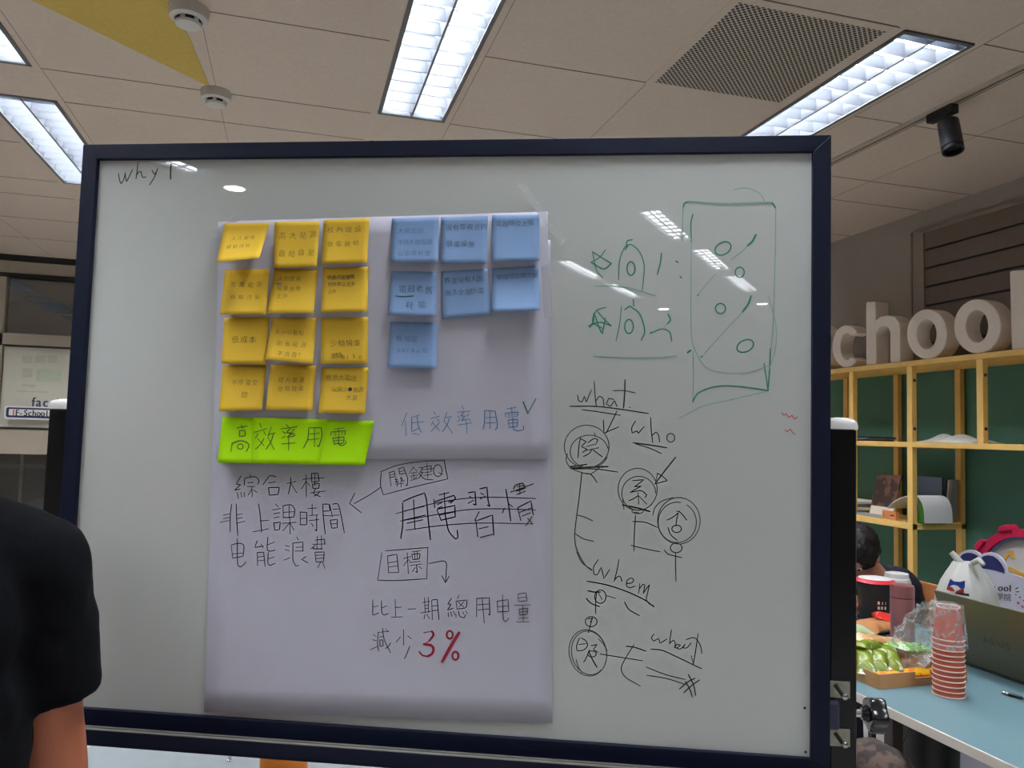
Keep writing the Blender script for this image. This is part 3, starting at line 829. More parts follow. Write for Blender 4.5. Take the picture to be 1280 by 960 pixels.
mb = ink([ell(160, 362, 103, 98), ell(172, 385, 88, 75, 20, 350), [(72, 395), (65, 425), (85, 460), (130, 480), (180, 488), (230, 450)], ell(395, 560, 90, 97, 40, 400), ell(400, 578, 78, 78, 30, 360),
          ell(585, 705, 98, 107, -90, 290), ell(578, 712, 88, 93, -60, 280), [(465, 680), (475, 645), (505, 615), (560, 597)], ell(395, 660, 26, 12, -20, 200)], D, 1.15, S1)
mb.build('circle_drawing', M['marker_thin'], WB)['label'] = 'three thin double circles'
mb = ink([ell(215, 605, 112, 140, 0, 400, -12), ell(222, 605, 104, 132, 60, 380, -12), [(145, 645), (158, 690), (180, 725)], [(278, 520), (308, 552), (330, 590)]], Ee, 1.15, S1)
ink([[(148, 0), (180, 65), (240, 105)]], Ee, 1.1, S1, mb)
mb.build('circle_drawing', M['marker_thin'], WB)['label'] = 'thin double circle at the bottom'
gw = 1.7
GST = [([(118, 295), (95, 325), (60, 345)], 1.3), ([(60, 345), (110, 372), (142, 350)], 1.9), ([(142, 350), (105, 328), (66, 303)], 1.6), ([(66, 303), (75, 350), (85, 382), (108, 408)], 1.3),
          ([(170, 415), (174, 340), (195, 285), (222, 275), (255, 305), (273, 360), (265, 460)], 1.4), [(202, 285), (205, 260), (225, 255)], ([(208, 280), (196, 295)], 2), ell(220, 370, 16, 27), ([(342, 308), (338, 345), (325, 395)], 1.8),
          ([(400, 341), (408, 345)], 2.6), ([(417, 402), (421, 407)], 2.4), ([(468, 152), (460, 185), (461, 265)], 1.7),
          ell(588, 290, 34, 24, 0, 400, -30), ([(720, 235), (705, 262), (685, 280)], 2.6), ell(655, 385, 18, 20), ell(578, 530, 20, 20), ([(700, 480), (690, 510), (665, 545)], 2.2), ell(677, 680, 35, 23, 0, 400, -25), ([(447, 706), (458, 698)], 3.2),
          ([(120, 525), (80, 540), (70, 580), (55, 605)], 1.5), ([(50, 600), (95, 585), (142, 600)], 1.7), ([(142, 600), (110, 570), (85, 540)], 1.5), ([(78, 560), (90, 600), (105, 632), (118, 568)], 1.6), ([(72, 548), (68, 585), (110, 612)], 1.4),
          ([(160, 660), (175, 590), (182, 520)], 1.1), ([(195, 535), (215, 520), (255, 552), (275, 620), (260, 658)], 1.7), ([(229, 495), (231, 520)], 2.2), ell(212, 602, 17, 28), ([(298, 628), (304, 626)], 2.6), ([(305, 626), (345, 612), (375, 625), (383, 662)], 1.6),
          ([(368, 552), (378, 575), (365, 592)], 1.8), ([(468, 900), (490, 868), (560, 842), (650, 842), (770, 858)], 1.8), ([(468, 903), (471, 890)], 2.6), ([(752, 750), (760, 800), (768, 858)], 1.6), ([(778, 690), (774, 780), (768, 858)], 1.8),
          ([(428, 130), (436, 108), (470, 102)], 1.9), ([(760, 108), (785, 108), (799, 130)], 2.0), ([(486, 478), (490, 474)], 2.2), ([(500, 724), (505, 722)], 2.4)]
GFT = [([(425, 260), (426, 180), (429, 125)], 1.6), ([(450, 102), (600, 111), (780, 105)], 2.2), ([(799, 130), (797, 300), (790, 560), (780, 700)], 1.4), ([(461, 265), (460, 400), (461, 640), (480, 705), (520, 765), (580, 786), (680, 788), (770, 760)], 1.2),
          ([(630, 55), (680, 48), (735, 70), (755, 105)], 1.2), ([(685, 280), (660, 305), (620, 335)], 1.4), ([(560, 390), (520, 435), (486, 478)], 1.0), ([(665, 545), (590, 625), (502, 724)], 1.0), ([(75, 442), (150, 440), (220, 450), (320, 480)], 1.6),
          ([(72, 722), (200, 728), (340, 726), (402, 720)], 1.8), ([(468, 890), (470, 800), (468, 700)], 1.4), ([(412, 970), (450, 950), (510, 920), (620, 895), (770, 860)], 1.2), ([(770, 780), (798, 690), (800, 600), (770, 480)], 1.0), ([(365, 592), (345, 612)], 1.3)]
def where(st):
    q_ = st[0] if isinstance(st, tuple) else st
    mx, my = sum(a for a, b in q_) / len(q_), sum(b for a, b in q_) / len(q_)
    return 2 if mx > 430 else 0 if my < 475 else 1
for ls, nm, m_, wd_, sf_ in ((GST, 'green_drawing', 'greenmark', gw, S0), (GFT, 'faint_green_drawing', 'greenfaint', 1.2, S1)):
    for k_, lb in enumerate(('upper green star, arch and figure 1', 'lower green star, arch and figure 2', 'tall green box with small rings')):
        s_ = [s for s in ls if where(s) == k_]
        if s_: ink(s_, Ff, wd_, sf_).build(nm, M[m_], WB)['label'] = lb if m_ == 'greenmark' else 'half-wiped pale lines of the ' + lb
mb = ink([[(977, 516), (980, 519), (983, 517), (986, 522), (990, 519), (993, 524), (997, 521)], [(981, 537), (984, 540), (988, 536), (991, 541), (994, 543)]], (0, 0, 1), 1.1, S0)
mb.build('red_scribble', M['redmark'], WB)['label'] = 'two tiny red marker squiggles'

# ------------------------------------------------------------------ flipchart sheets
def bil(q, u, v):
    (ax, ay), (bx, by), (cx, cy), (dx, dy) = q       # TL TR BR BL
    return (ax * (1 - u) * (1 - v) + bx * u * (1 - v) + cx * u * v + dx * (1 - u) * v, ay * (1 - u) * (1 - v) + by * u * (1 - v) + cy * u * v + dy * (1 - u) * v)
def sheet(q, base, lift, nu=12, nv=12):
    def f(u, v):
        x, y = bil(q, u, v); return bd(x, y, base + lift(u, v))
    return f
BIG = [(274, 300), (688, 300), (690.5, 904), (255, 890)]
low_lift = lambda u, v: .0006 + .0012 * math.sin(3.1 * u + 1) * v + (.0025 * max(0, v - .75) ** 2 * 16)
t = tag(MB().grid(16, 20, sheet(BIG, .002, low_lift)).build('flipchart_sheet', M['paper'], origin=bd(470, 895, .003), smooth=True, solid=.0003),
        'tall white flipchart sheet with the black handwriting, hanging lowest on the board', 'paper sheet', 'flipchart sheets')
LOW = t
UPQ = [(272.5, 277), (685, 264.5), (686, 573.5), (270, 574)]
up_lift = lambda u, v: .0008 + .0016 * min(1, max(0, v)) ** 3 + .0006 * math.sin(7 * u)
UP = tag(MB().grid(16, 14, sheet(UPQ, .0062, up_lift)).build('flipchart_sheet', M['paper'], origin=bd(470, 570, .006), smooth=True, solid=.0003),
         'upper white flipchart sheet carrying the yellow and blue notes', 'paper sheet', 'flipchart sheets')
def inv(q, x, y):
    u = v = .5
    for _ in range(12):
        px, py = bil(q, u, v); e = 1e-3
        ax, ay = bil(q, u + e, v); bx, by = bil(q, u, v + e)
        a, b, c, d = (ax - px) / e, (bx - px) / e, (ay - py) / e, (by - py) / e
        det = a * d - b * c
        u += (d * (x - px) - b * (y - py)) / det; v += (-c * (x - px) + a * (y - py)) / det
    return u, v
def on_low(x, y):
    u, v = inv(BIG, x, y); return bd(x, y, .002 + low_lift(u, v) + .0008)
def on_up(x, y):
    u, v = inv(UPQ, x, y); return bd(x, y, .0062 + up_lift(u, v) + .0008)
A = (260, 570, 5.818)
mb = ink([[(240, 145), (205, 205), (238, 208), (192, 250), (235, 240)], [(212, 265), (222, 310)], [(238, 265), (246, 300)], [(262, 265), (266, 296)], [(300, 135), (315, 150)], [(265, 215), (268, 165), (300, 155), (345, 152), (370, 180), (362, 205)],
          [(290, 195), (330, 192)], [(285, 222), (340, 222)], [(318, 222), (322, 298)], [(318, 242), (292, 285)], [(330, 248), (358, 265)],
          [(495, 152), (452, 143), (428, 170), (400, 208)], [(440, 197), (490, 188)], [(440, 230), (446, 285), (510, 280), (518, 228), (440, 230)],
          [(575, 200), (640, 185)], [(602, 158), (600, 205), (585, 275)], [(605, 200), (645, 268)],
          [(690, 170), (755, 162)], [(712, 135), (715, 295)], [(712, 185), (680, 240)], [(718, 190), (738, 215)], [(752, 125), (755, 190), (808, 185), (800, 125), (752, 128)], [(740, 162), (845, 158)], [(778, 122), (778, 215)],
          [(760, 205), (810, 200), (805, 235), (762, 235), (760, 205)], [(745, 268), (852, 255)], [(780, 240), (765, 272), (818, 297)], [(812, 258), (795, 280), (770, 292)],
          [(172, 350), (162, 430), (160, 552)], [(112, 430), (160, 420)], [(112, 455), (158, 447)], [(90, 482), (158, 468)], [(205, 348), (208, 450), (216, 578)], [(212, 428), (250, 420)], [(210, 455), (250, 448)], [(205, 490), (268, 475)],
          [(368, 348), (378, 420), (390, 555)], [(380, 472), (440, 468)], [(328, 552), (440, 530)],
          [(490, 348), (512, 372)], [(470, 392), (528, 382)], [(478, 420), (522, 412)], [(480, 450), (518, 442)], [(478, 485), (486, 540), (520, 535), (525, 482), (478, 487)], [(545, 365), (548, 450)], [(545, 362), (600, 355), (630, 385), (625, 445), (548, 448)],
          [(548, 410), (625, 405)], [(590, 362), (590, 450)], [(540, 490), (640, 482)], [(595, 450), (597, 568)], [(590, 490), (545, 545)], [(600, 492), (625, 540)],
          [(670, 405), (672, 500)], [(670, 408), (718, 410), (718, 500), (668, 500)], [(672, 455), (716, 452)], [(725, 382), (790, 378)], [(757, 352), (757, 432)], [(735, 434), (800, 428)], [(735, 470), (805, 462)], [(790, 430), (790, 548), (778, 535)], [(752, 490), (766, 512)],
          [(835, 350), (838, 430), (852, 568)], [(835, 350), (880, 350), (888, 398), (840, 402)], [(840, 432), (900, 436)], [(885, 355), (905, 442)], [(905, 350), (945, 350), (965, 420), (992, 560)], [(908, 388), (950, 385)], [(912, 432), (955, 430)],
          [(888, 465), (900, 525), (940, 522), (940, 462), (888, 467)], [(895, 495), (940, 490)],
          [(168, 650), (180, 745)], [(168, 648), (220, 635), (260, 650), (255, 730), (182, 742)], [(175, 712), (258, 706)], [(212, 602), (216, 790), (240, 805), (278, 770)],
          [(358, 615), (340, 665), (402, 655)], [(385, 640), (402, 668)], [(358, 700), (360, 798)], [(360, 702), (405, 700), (415, 805)], [(362, 735), (408, 730)], [(365, 762), (408, 758)], [(435, 590), (430, 675), (445, 692), (488, 685)], [(485, 625), (435, 645)], [(438, 700), (435, 775), (450, 795), (488, 780)], [(480, 735), (438, 748)],
          [(560, 650), (590, 658)], [(560, 680), (592, 690)], [(555, 757), (595, 740)], [(645, 590), (658, 612)], [(615, 634), (690, 625), (690, 695)], [(640, 665), (690, 660)], [(632, 692), (692, 690)], [(618, 634), (618, 760), (640, 800), (660, 795)], [(714, 732), (680, 752), (728, 778)],
          [(780, 612), (848, 605), (848, 640)], [(760, 642), (858, 640)], [(770, 660), (762, 675), (835, 675)], [(748, 676), (780, 648)], [(795, 585), (792, 680)], [(825, 580), (825, 682)], [(778, 700), (785, 770)], [(778, 700), (845, 698), (840, 768), (785, 770)], [(785, 722), (842, 720)], [(785, 746), (842, 742)], [(820, 770), (798, 815)], [(833, 770), (850, 818)],
          [(1258, 225), (1180, 280), (1060, 348)], [(1068, 270), (1030, 345), (1118, 415)]], A, 1.05, on_low)
B = (470, 460, 4.364)
ink([[(28, 570), (25, 640), (40, 692)], [(25, 566), (120, 530), (250, 510), (375, 505)], [(372, 502), (380, 550), (392, 605)], [(40, 692), (200, 650), (392, 605)],
     [(72, 572), (82, 645)], [(70, 572), (100, 562), (105, 592), (75, 598)], [(75, 585), (102, 578)], [(122, 550), (150, 542), (172, 600), (170, 642), (160, 638)], [(125, 548), (128, 580), (160, 575)], [(128, 565), (158, 560)], [(112, 596), (105, 610), (118, 608), (105, 624), (124, 620)],
     [(140, 592), (132, 606), (145, 604), (135, 618), (155, 614)], [(118, 625), (115, 648)], [(135, 622), (138, 650)], [(105, 634), (152, 628)],
     [(205, 540), (180, 575)], [(205, 545), (224, 562)], [(190, 574), (225, 568)], [(186, 590), (228, 583)], [(205, 572), (208, 608)], [(192, 595), (198, 604)], [(222, 592), (214, 602)], [(188, 614), (235, 600)], [(235, 545), (258, 542), (240, 570), (258, 568), (232, 602)], [(232, 572), (265, 605), (312, 610)],
     [(262, 540), (302, 533), (300, 566)], [(255, 555), (312, 548)], [(262, 572), (300, 566)], [(260, 587), (306, 580)], [(278, 520), (283, 602)], ell(337, 560, 23, 32), [(342, 570), (365, 582)]], B, 1.0, on_low, mb)
ink([[(145, 735), (146, 850), (135, 930)], [(148, 728), (200, 705), (265, 682), (275, 720), (285, 830), (297, 938)], [(155, 780), (262, 755)], [(150, 830), (270, 802)], [(205, 720), (212, 880)], [(170, 847), (255, 828)],
     [(345, 692), (398, 680)], [(316, 718), (320, 762)], [(318, 730), (425, 695), (432, 712), (405, 738)], [(372, 680), (378, 790)], [(335, 745), (358, 735)], [(338, 765), (360, 756)], [(395, 732), (412, 724)], [(333, 775), (356, 832)], [(335, 770), (430, 750), (432, 812), (356, 830)], [(348, 802), (430, 785)],
     [(375, 785), (385, 840), (398, 892), (432, 932), (446, 925), (443, 885)],
     [(503, 680), (540, 675), (545, 748), (530, 742)], [(510, 700), (525, 712)], [(503, 738), (532, 722)], [(566, 660), (605, 650), (612, 725), (622, 755), (608, 748)], [(572, 682), (588, 692)], [(568, 714), (596, 700)],
     [(562, 785), (538, 832)], [(545, 830), (555, 920)], [(553, 832), (635, 802), (643, 912)], [(562, 877), (612, 866)], [(570, 924), (637, 907)],
     [(708, 662), (722, 740), (735, 835)], [(690, 790), (700, 765)], [(722, 738), (745, 758)], [(750, 660), (762, 640), (800, 627), (814, 655), (765, 672)], [(735, 677), (858, 632)], [(770, 648), (810, 640)], [(784, 630), (785, 688)], [(768, 690), (815, 672)],
     [(773, 765), (790, 832)], [(773, 762), (845, 725), (858, 802)], [(785, 787), (850, 762)], [(798, 808), (842, 790)], [(828, 820), (855, 852)], [(850, 812), (818, 860)]], B, 1.6, on_low, mb)
ink([[(108, 795), (300, 742), (480, 712), (640, 705), (872, 712)], [(132, 835), (300, 805), (480, 775), (640, 768), (872, 774)], [(165, 885), (350, 860), (560, 846), (855, 850)]], B, 1.1, on_low, mb)
Cc = (450, 660, 5.333)
ink([[(145, 165), (118, 348)], [(118, 348), (250, 350), (445, 338)], [(168, 152), (330, 140), (455, 130)], [(452, 130), (445, 338)], [(183, 185), (190, 297)], [(182, 187), (245, 175), (258, 297)], [(188, 232), (250, 222)], [(195, 260), (250, 252)], [(190, 298), (252, 296)],
     [(290, 204), (340, 190)], [(315, 165), (322, 305)], [(320, 210), (290, 252)], [(325, 210), (337, 232)], [(345, 160), (402, 152)], [(345, 174), (352, 212)], [(345, 176), (400, 170), (396, 206), (352, 212)], [(362, 155), (366, 208)], [(382, 153), (382, 206)], [(340, 230), (402, 222)], [(336, 250), (412, 240)], [(376, 245), (382, 298), (372, 290)], [(368, 262), (348, 292)], [(390, 255), (412, 272)],
     [(458, 237), (520, 225), (555, 220), (576, 232), (575, 290), (570, 362)], [(545, 318), (570, 365), (595, 320)],
     [(85, 478), (85, 582), (125, 566)], [(88, 525), (120, 520)], [(143, 485), (145, 562), (160, 580), (188, 570)], [(180, 518), (146, 532)], [(234, 475), (237, 590)], [(237, 530), (274, 528)], [(208, 595), (282, 592)], [(320, 541), (372, 538)],
     [(415, 497), (467, 488)], [(430, 465), (434, 562)], [(455, 462), (457, 565)], [(434, 517), (455, 514)], [(434, 538), (455, 535)], [(406, 566), (472, 555)], [(432, 577), (427, 607)], [(445, 575), (463, 605)], [(478, 482), (482, 612)], [(480, 480), (515, 475), (526, 612)], [(483, 520), (519, 516)], [(484, 551), (520, 548)],
     [(610, 468), (585, 507), (607, 508), (583, 547), (622, 535)], [(588, 565), (590, 592)], [(605, 560), (613, 590)], [(622, 555), (634, 580)], [(658, 448), (650, 472)], [(640, 490), (647, 542)], [(640, 488), (714, 480), (705, 530), (648, 540)], [(655, 495), (692, 527)], [(692, 492), (660, 527)], [(640, 575), (640, 597)], [(657, 553), (665, 588), (695, 600), (704, 578)], [(685, 558), (693, 575)], [(705, 553), (716, 570)],
     [(778, 470), (777, 592)], [(776, 470), (862, 465), (866, 582), (855, 576)], [(785, 512), (858, 506)], [(785, 546), (858, 540)], [(815, 475), (828, 634)], [(915, 490), (918, 562)], [(913, 488), (987, 478), (992, 556), (920, 560)], [(918, 526), (988, 518)], [(950, 445), (955, 605), (970, 627), (994, 600)],
     [(1053, 440), (1057, 490)], [(1053, 440), (1107, 432), (1113, 485), (1058, 490)], [(1058, 466), (1110, 460)], [(1028, 516), (1137, 512)], [(1060, 540), (1066, 582)], [(1060, 541), (1120, 535), (1113, 576), (1066, 580)], [(1065, 561), (1114, 556)], [(1085, 520), (1089, 622)], [(1058, 603), (1120, 598)], [(1043, 626), (1127, 626)],
     [(88, 710), (106, 723)], [(83, 745), (108, 751)], [(70, 813), (113, 790)], [(120, 700), (117, 770), (124, 822)], [(118, 697), (192, 688)], [(150, 668), (162, 745), (204, 832)], [(205, 765), (188, 790), (170, 803)], [(174, 675), (187, 692)], [(130, 727), (154, 722)], [(132, 745), (134, 790), (154, 785), (152, 745), (132, 748)],
     [(290, 678), (291, 782)], [(270, 725), (240, 762)], [(318, 718), (342, 740)], [(332, 788), (315, 830), (296, 872)]], Cc, 1.05, on_low, mb)
mb.build('black_handwriting', M['ink'], LOW)
mb = ink([([(425, 697), (478, 690)], 1.4), ([(478, 688), (490, 712), (462, 752)], 2.8), ([(462, 752), (425, 776)], 1.6), ([(425, 775), (472, 782), (490, 805), (480, 838), (450, 856)], 3.2), ([(450, 856), (415, 848), (394, 824)], 2.0),
          (ell(598, 712, 20, 26), 2.4), ([(660, 698), (610, 780), (548, 892)], 4.2), (ell(636, 852, 20, 27), 2.6)], Cc, 2.4, on_low)
mb.build('red_handwriting', M['red'], LOW)['label'] = 'dark red figure 3%'
mb = ink([[(168, 245), (140, 315)], [(160, 290), (165, 370)], [(237, 255), (195, 270)], [(195, 270), (195, 348), (232, 330)], [(195, 300), (262, 292)], [(225, 262), (230, 315), (248, 352)], [(200, 358), (237, 362)],
          [(315, 238), (325, 254)], [(297, 277), (347, 262)], [(312, 290), (300, 312)], [(333, 277), (347, 295)], [(345, 300), (300, 347)], [(310, 300), (347, 342)], [(387, 242), (370, 290)], [(380, 270), (414, 265)], [(402, 272), (385, 315), (363, 347)], [(372, 290), (418, 356)],
          [(468, 208), (478, 226)], [(445, 241), (514, 235)], [(478, 240), (462, 262), (485, 262), (465, 287), (497, 280)], [(446, 262), (458, 273)], [(445, 291), (458, 282)], [(507, 250), (495, 263)], [(500, 275), (517, 289)], [(448, 311), (522, 300)], [(492, 290), (496, 356)],
          [(592, 235), (592, 290), (584, 337)], [(590, 232), (650, 235), (662, 318), (650, 340)], [(598, 271), (650, 268)], [(598, 301), (652, 298)], [(622, 238), (622, 332)],
          [(713, 223), (764, 215)], [(705, 247), (707, 267)], [(705, 247), (777, 240), (770, 264)], [(740, 215), (743, 272)], [(720, 255), (731, 257)], [(720, 268), (731, 269)], [(752, 252), (763, 252)], [(752, 264), (763, 264)], [(720, 284), (728, 326)], [(720, 284), (774, 280), (770, 319), (728, 324)], [(726, 302), (770, 298)], [(746, 272), (750, 332), (775, 343), (806, 335), (804, 315)]], B, 1.05, on_up)
mb.build('blue_handwriting', M['blueink'], UP)['label'] = 'blue pen heading'
mb = ink([([(803, 185), (828, 248)], 2.2), ([(828, 248), (872, 168)], 1.5)], B, 1.8, on_up)
mb.build('tick_mark', M['tealink'], UP)['label'] = 'dark teal tick'

# ------------------------------------------------------------------ sticky notes
Y1 = (265, 260, 6.0); Y2 = (265, 390, 4.8); B1 = (470, 260, 4.573)
ROWN = ['top', 'second', 'third', 'bottom']
def cv(q, c): return [(c[0] + a / c[2], c[1] + b / c[2]) for a, b in q]
def note(q, crop, m, label, group, lines, pen, lift=.011, thin=-.02, curl=0.0, base=.0085, bow=.3, name='sticky_note'):
    q = cv(q, crop)
    def ub(u, v):
        x, y = bil(q, u, v); a, b = inv(UPQ, x, y); return .0062 + up_lift(min(1, max(0, a)), b) + (base - .0085) + .0014
    def off(u, v): return ub(u, v) + lift * max(0, v - .18) ** 1.6 * 1.4 + curl * max(0, v - .2) ** 2 * (1 + .5 * (u - .5)) + .0012 * bow * math.sin(PI * u) * v
    def s(x, y):
        u, v = inv(q, x, y); return bd(x, y, off(u, v) + .0007)
    o = MB().grid(8, 10, lambda u, v: bd(*bil(q, u, v), off(u, v))).build(name, m, origin=bd(*bil(q, .5, 0), base), smooth=True, solid=.0002)
    tag(o, label, 'sticky note', group)
    mb = MB()
    def f(x, y):
        u, v = x, y
        return bd(*bil(q, u, v), off(u, v) + .0007)
    for ln in lines:
        tx, u, v, size, step = ln[:5]
        text(mb, tx, u, v, size, step, f, thin, .05)
    if mb.v: mb.build('handwriting', pen, o)
    return o, q, s
YG = 'yellow sticky notes'
ynotes = [
 ([(97, 113), (432, 110), (355, 375), (32, 410)], Y1, 'yellow note curling far off the paper, top left of the yellow grid', [('人人都能', .22, .44, .11, .145), ('轉動綠能', .16, .66, .11, .145)], dict(lift=.03, curl=.02)),
 ([(470, 105), (808, 100), (785, 440), (462, 450)], Y1, 'yellow note in the top row, between the curling note and the right column', [('高大能源', .1, .36, .17, .23), ('自給自足', .1, .74, .16, .22)], {}),
 ([(838, 92), (1180, 75), (1163, 408), (822, 422)], Y1, 'yellow note at the top right of the yellow grid', [('校內增設', .09, .3, .15, .2), ('發電器材', .1, .6, .13, .19)], {}),
 ([(98, 465), (432, 460), (405, 800), (60, 800)], Y1, 'yellow note second from top in the left column', [('生產能源', .16, .38, .13, .19), ('時無汙染', .18, .66, .12, .18)], dict(lift=.013)),
 ([(470, 460), (797, 462), (760, 788), (414, 790)], Y1, 'yellow note with a small blue insertion, middle of the second row', [('人均使用', .1, .26, .12, .14), ('電量使用', .12, .48, .12, .14), ('上升', .14, .66, .12, .14)], dict(lift=.018)),
 ([(835, 450), (1175, 440), (1162, 778), (817, 785)], Y1, 'yellow note with the darkest small writing, right end of the second row', [('核產式能量釋', .1, .26, .105, .1), ('的效率以及多', .12, .41, .1, .1), ('上升', .12, .57, .1, .1)], dict(lift=.014)),
 ([(75, 35), (345, 32), (320, 315), (55, 310)], Y2, 'yellow note with three characters, third from top in the left column', [('低成本', .2, .54, .17, .19)], dict(lift=.009)),
 ([(365, 35), (630, 35), (605, 310), (318, 285)], Y2, 'yellow note kicking out at its lower left, middle of the third row', [('大小心看點', .1, .38, .12, .13), ('節省能源', .18, .64, .13, .17), ('不浪費！', .22, .88, .13, .15)], dict(lift=.016, curl=.006)),
 ([(655, 38), (938, 30), (932, 310), (652, 310)], Y2, 'yellow note naming a bike, right end of the third row', [('少騎機車', .2, .62, .16, .165), ('多騎bike', .2, .89, .15, .12)], dict(lift=.007)),
 ([(65, 322), (328, 320), (300, 588), (40, 597)], Y2, 'yellow note at the bottom left of the yellow grid', [('不停電空', .22, .42, .14, .16), ('間', .48, .7, .15, .16)], dict(lift=.011)),
 ([(352, 315), (625, 318), (603, 593), (322, 588)], Y2, 'yellow note in the middle of the bottom row, touching the lime strip', [('提升能源', .2, .38, .13, .15), ('使用效率', .2, .58, .13, .15)], dict(lift=.011)),
 ([(660, 335), (940, 330), (917, 612), (640, 605)], Y2, 'yellow note with a scribbled-out spot, bottom right of the yellow grid', [('應思大電燈', .1, .28, .14, .13), ('以減少●能源', .24, .52, .12, .115), ('大量', .56, .7, .13, .13)], dict(lift=.01)),
]
for i, (q, c, lb, ln, kw) in enumerate(ynotes):
    pen = M['note_pen'] if i in (5, 11) else M['pencil']
    o, qq, sf = note(q, c, M['yellow_note'], lb, YG, ln, pen, thin=-.012 if i != 5 else 0, **kw)
    if i == 4:
        mb = MB()
        ink([[(462, 572), (480, 566)], [(486, 562), (488, 576)], [(494, 564), (494, 574), (504, 572), (503, 563), (494, 564)], [(512, 562), (524, 570), (514, 578)]], Y1, .9, sf, mb)
        mb.build('blue_insertion', M['blueink'], o)['label'] = 'tiny blue inserted word'
BG = 'blue sticky notes'
bnotes = [
 ([(92, 60), (360, 50), (355, 310), (83, 312)], 'blue note at the top left of the blue grid', [('大家忘記', .12, .34, .14, .14), ('不隨手關電器', .13, .6, .13, .125), ('以造成耗費', .14, .84, .13, .14)], M['blue_pen'], {}),
 ([(372, 52), (640, 45), (632, 315), (370, 316)], 'blue note in the middle of the top blue row', [('沒有眾親近的', .1, .28, .145, .15), ('發電設施', .12, .64, .145, .155)], M['note_pen'], dict(lift=.009)),
 ([(663, 40), (935, 37), (932, 303), (662, 308)], 'blue note with one short line, top right of the blue grid', [('電器轉換太慢', .07, .24, .14, .135)], M['note_pen'], dict(lift=.01)),
 ([(88, 360), (350, 365), (345, 622), (67, 612)], 'blue note with a green underline, left of the second blue row', [('電器老舊', .18, .46, .18, .185), ('耗能', .34, .82, .18, .28)], M['note_pen'], dict(lift=.014)),
 ([(372, 362), (637, 347), (655, 612), (380, 635)], 'blue note tilted slightly, middle of the second blue row', [('教室沒有人因', .06, .26, .145, .14), ('無法全面斷電', .06, .52, .145, .14)], M['note_pen'], dict(lift=.006)),
 ([(662, 345), (930, 330), (935, 585), (660, 595)], 'blue note with a wide shadow below, right of the second blue row', [('慢慢隨意開冷氣', .1, .26, .135, .125)], M['note_pen'], dict(lift=.02)),
 ([(82, 650), (350, 655), (345, 920), (67, 912)], 'lowest blue note, alone in the third row', [('有增設', .14, .42, .15, .15), ('ubike站', .18, .66, .14, .1)], M['blue_pen'], dict(lift=.012)),
]
for q, lb, ln, pen, kw in bnotes:
    o, qq, sf = note(q, B1, M['blue_note'], lb, BG, ln, pen, thin=-.012, **kw)
    if 'underline' in lb:
        mb = ink([([(112, 503), (150, 507), (214, 503)], 1.6)], B1, 1.6, sf)
        mb.build('green_underline', M['tealink'], o)['label'] = 'thick green underline'
GG = 'lime sticky notes'
gl_ = []
for q, lb, bs in (([(64, 628), (300, 634), (285, 908), (32, 904)], 'lime note at the left end of the lime strip', .009),
                  ([(410, 640), (972, 655), (915, 918), (392, 913)], 'lime note at the right end of the lime strip', .0095),
                  ([(247, 632), (690, 643), (645, 915), (232, 907)], 'lime note in the middle of the lime strip, overlapping both neighbours', .0112)):
    gl_.append(note(q, Y2, M['green_note'], lb, GG, [], M['ink'], lift=.012 if bs < .011 else .0105, base=bs))
for i, st in enumerate([
  [[(173, 680), (186, 696)], [(148, 696), (212, 685)], [(165, 712), (166, 748), (200, 742), (198, 710), (165, 713)], [(120, 790), (113, 838)], [(118, 790), (168, 772), (212, 784), (222, 805), (205, 838)], ell(170, 808, 17, 15)],
  [[(735, 702), (793, 695)], [(715, 720), (711, 742)], [(715, 720), (802, 712), (796, 737)], [(760, 700), (762, 748)], [(735, 726), (746, 727)], [(735, 738), (746, 739)], [(775, 722), (786, 722)], [(775, 734), (786, 734)], [(724, 757), (735, 797)], [(724, 757), (792, 750), (786, 786), (737, 791)], [(731, 773), (786, 769)], [(758, 750), (762, 792), (780, 802), (801, 790), (803, 774)]],
  [[(285, 668), (295, 692)], [(253, 722), (328, 700)], [(277, 730), (260, 757)], [(310, 715), (322, 737)], [(312, 758), (290, 795), (260, 824)], [(273, 758), (312, 802)], [(357, 690), (335, 745)], [(342, 735), (380, 725)], [(370, 728), (352, 780), (323, 824)], [(335, 750), (374, 827)],
   [(445, 675), (460, 693)], [(413, 702), (510, 688)], [(470, 700), (445, 725), (480, 725), (450, 752), (492, 745)], [(423, 715), (440, 729)], [(418, 757), (440, 745)], [(492, 703), (480, 715)], [(483, 727), (500, 742)], [(418, 792), (499, 785)], [(460, 755), (460, 830)],
   [(580, 695), (575, 760), (548, 817)], [(580, 695), (655, 695), (660, 745), (640, 810), (630, 800)], [(585, 732), (645, 728)], [(573, 767), (642, 760)], [(615, 700), (615, 807)]]]):
    o, q, sf = gl_[i]
    ink(st, Y2, 1.05, sf).build('handwriting', M['ink'], o)

# ------------------------------------------------------------------ clear tape strips
def tape(q, label):
    o = MB().grid(4, 2, lambda u, v: bd(*bil(q, u, v), .0085)).build('tape_strip', M['tape'], origin=bd(*q[0], .0085), solid=.0001)
    tag(o, label, 'tape', 'clear tape strips')
tape([(646, 231), (654, 226.5), (709, 301), (702, 308)], 'long clear tape strip across the top right paper corner')
tape([(262, 292), (300, 267), (305, 272), (266, 298)], 'clear tape strip at the top left paper corner')
tape([(676, 333), (688, 328), (691, 396), (680, 397)], 'short clear tape piece on the right paper edge, beside the blue notes')

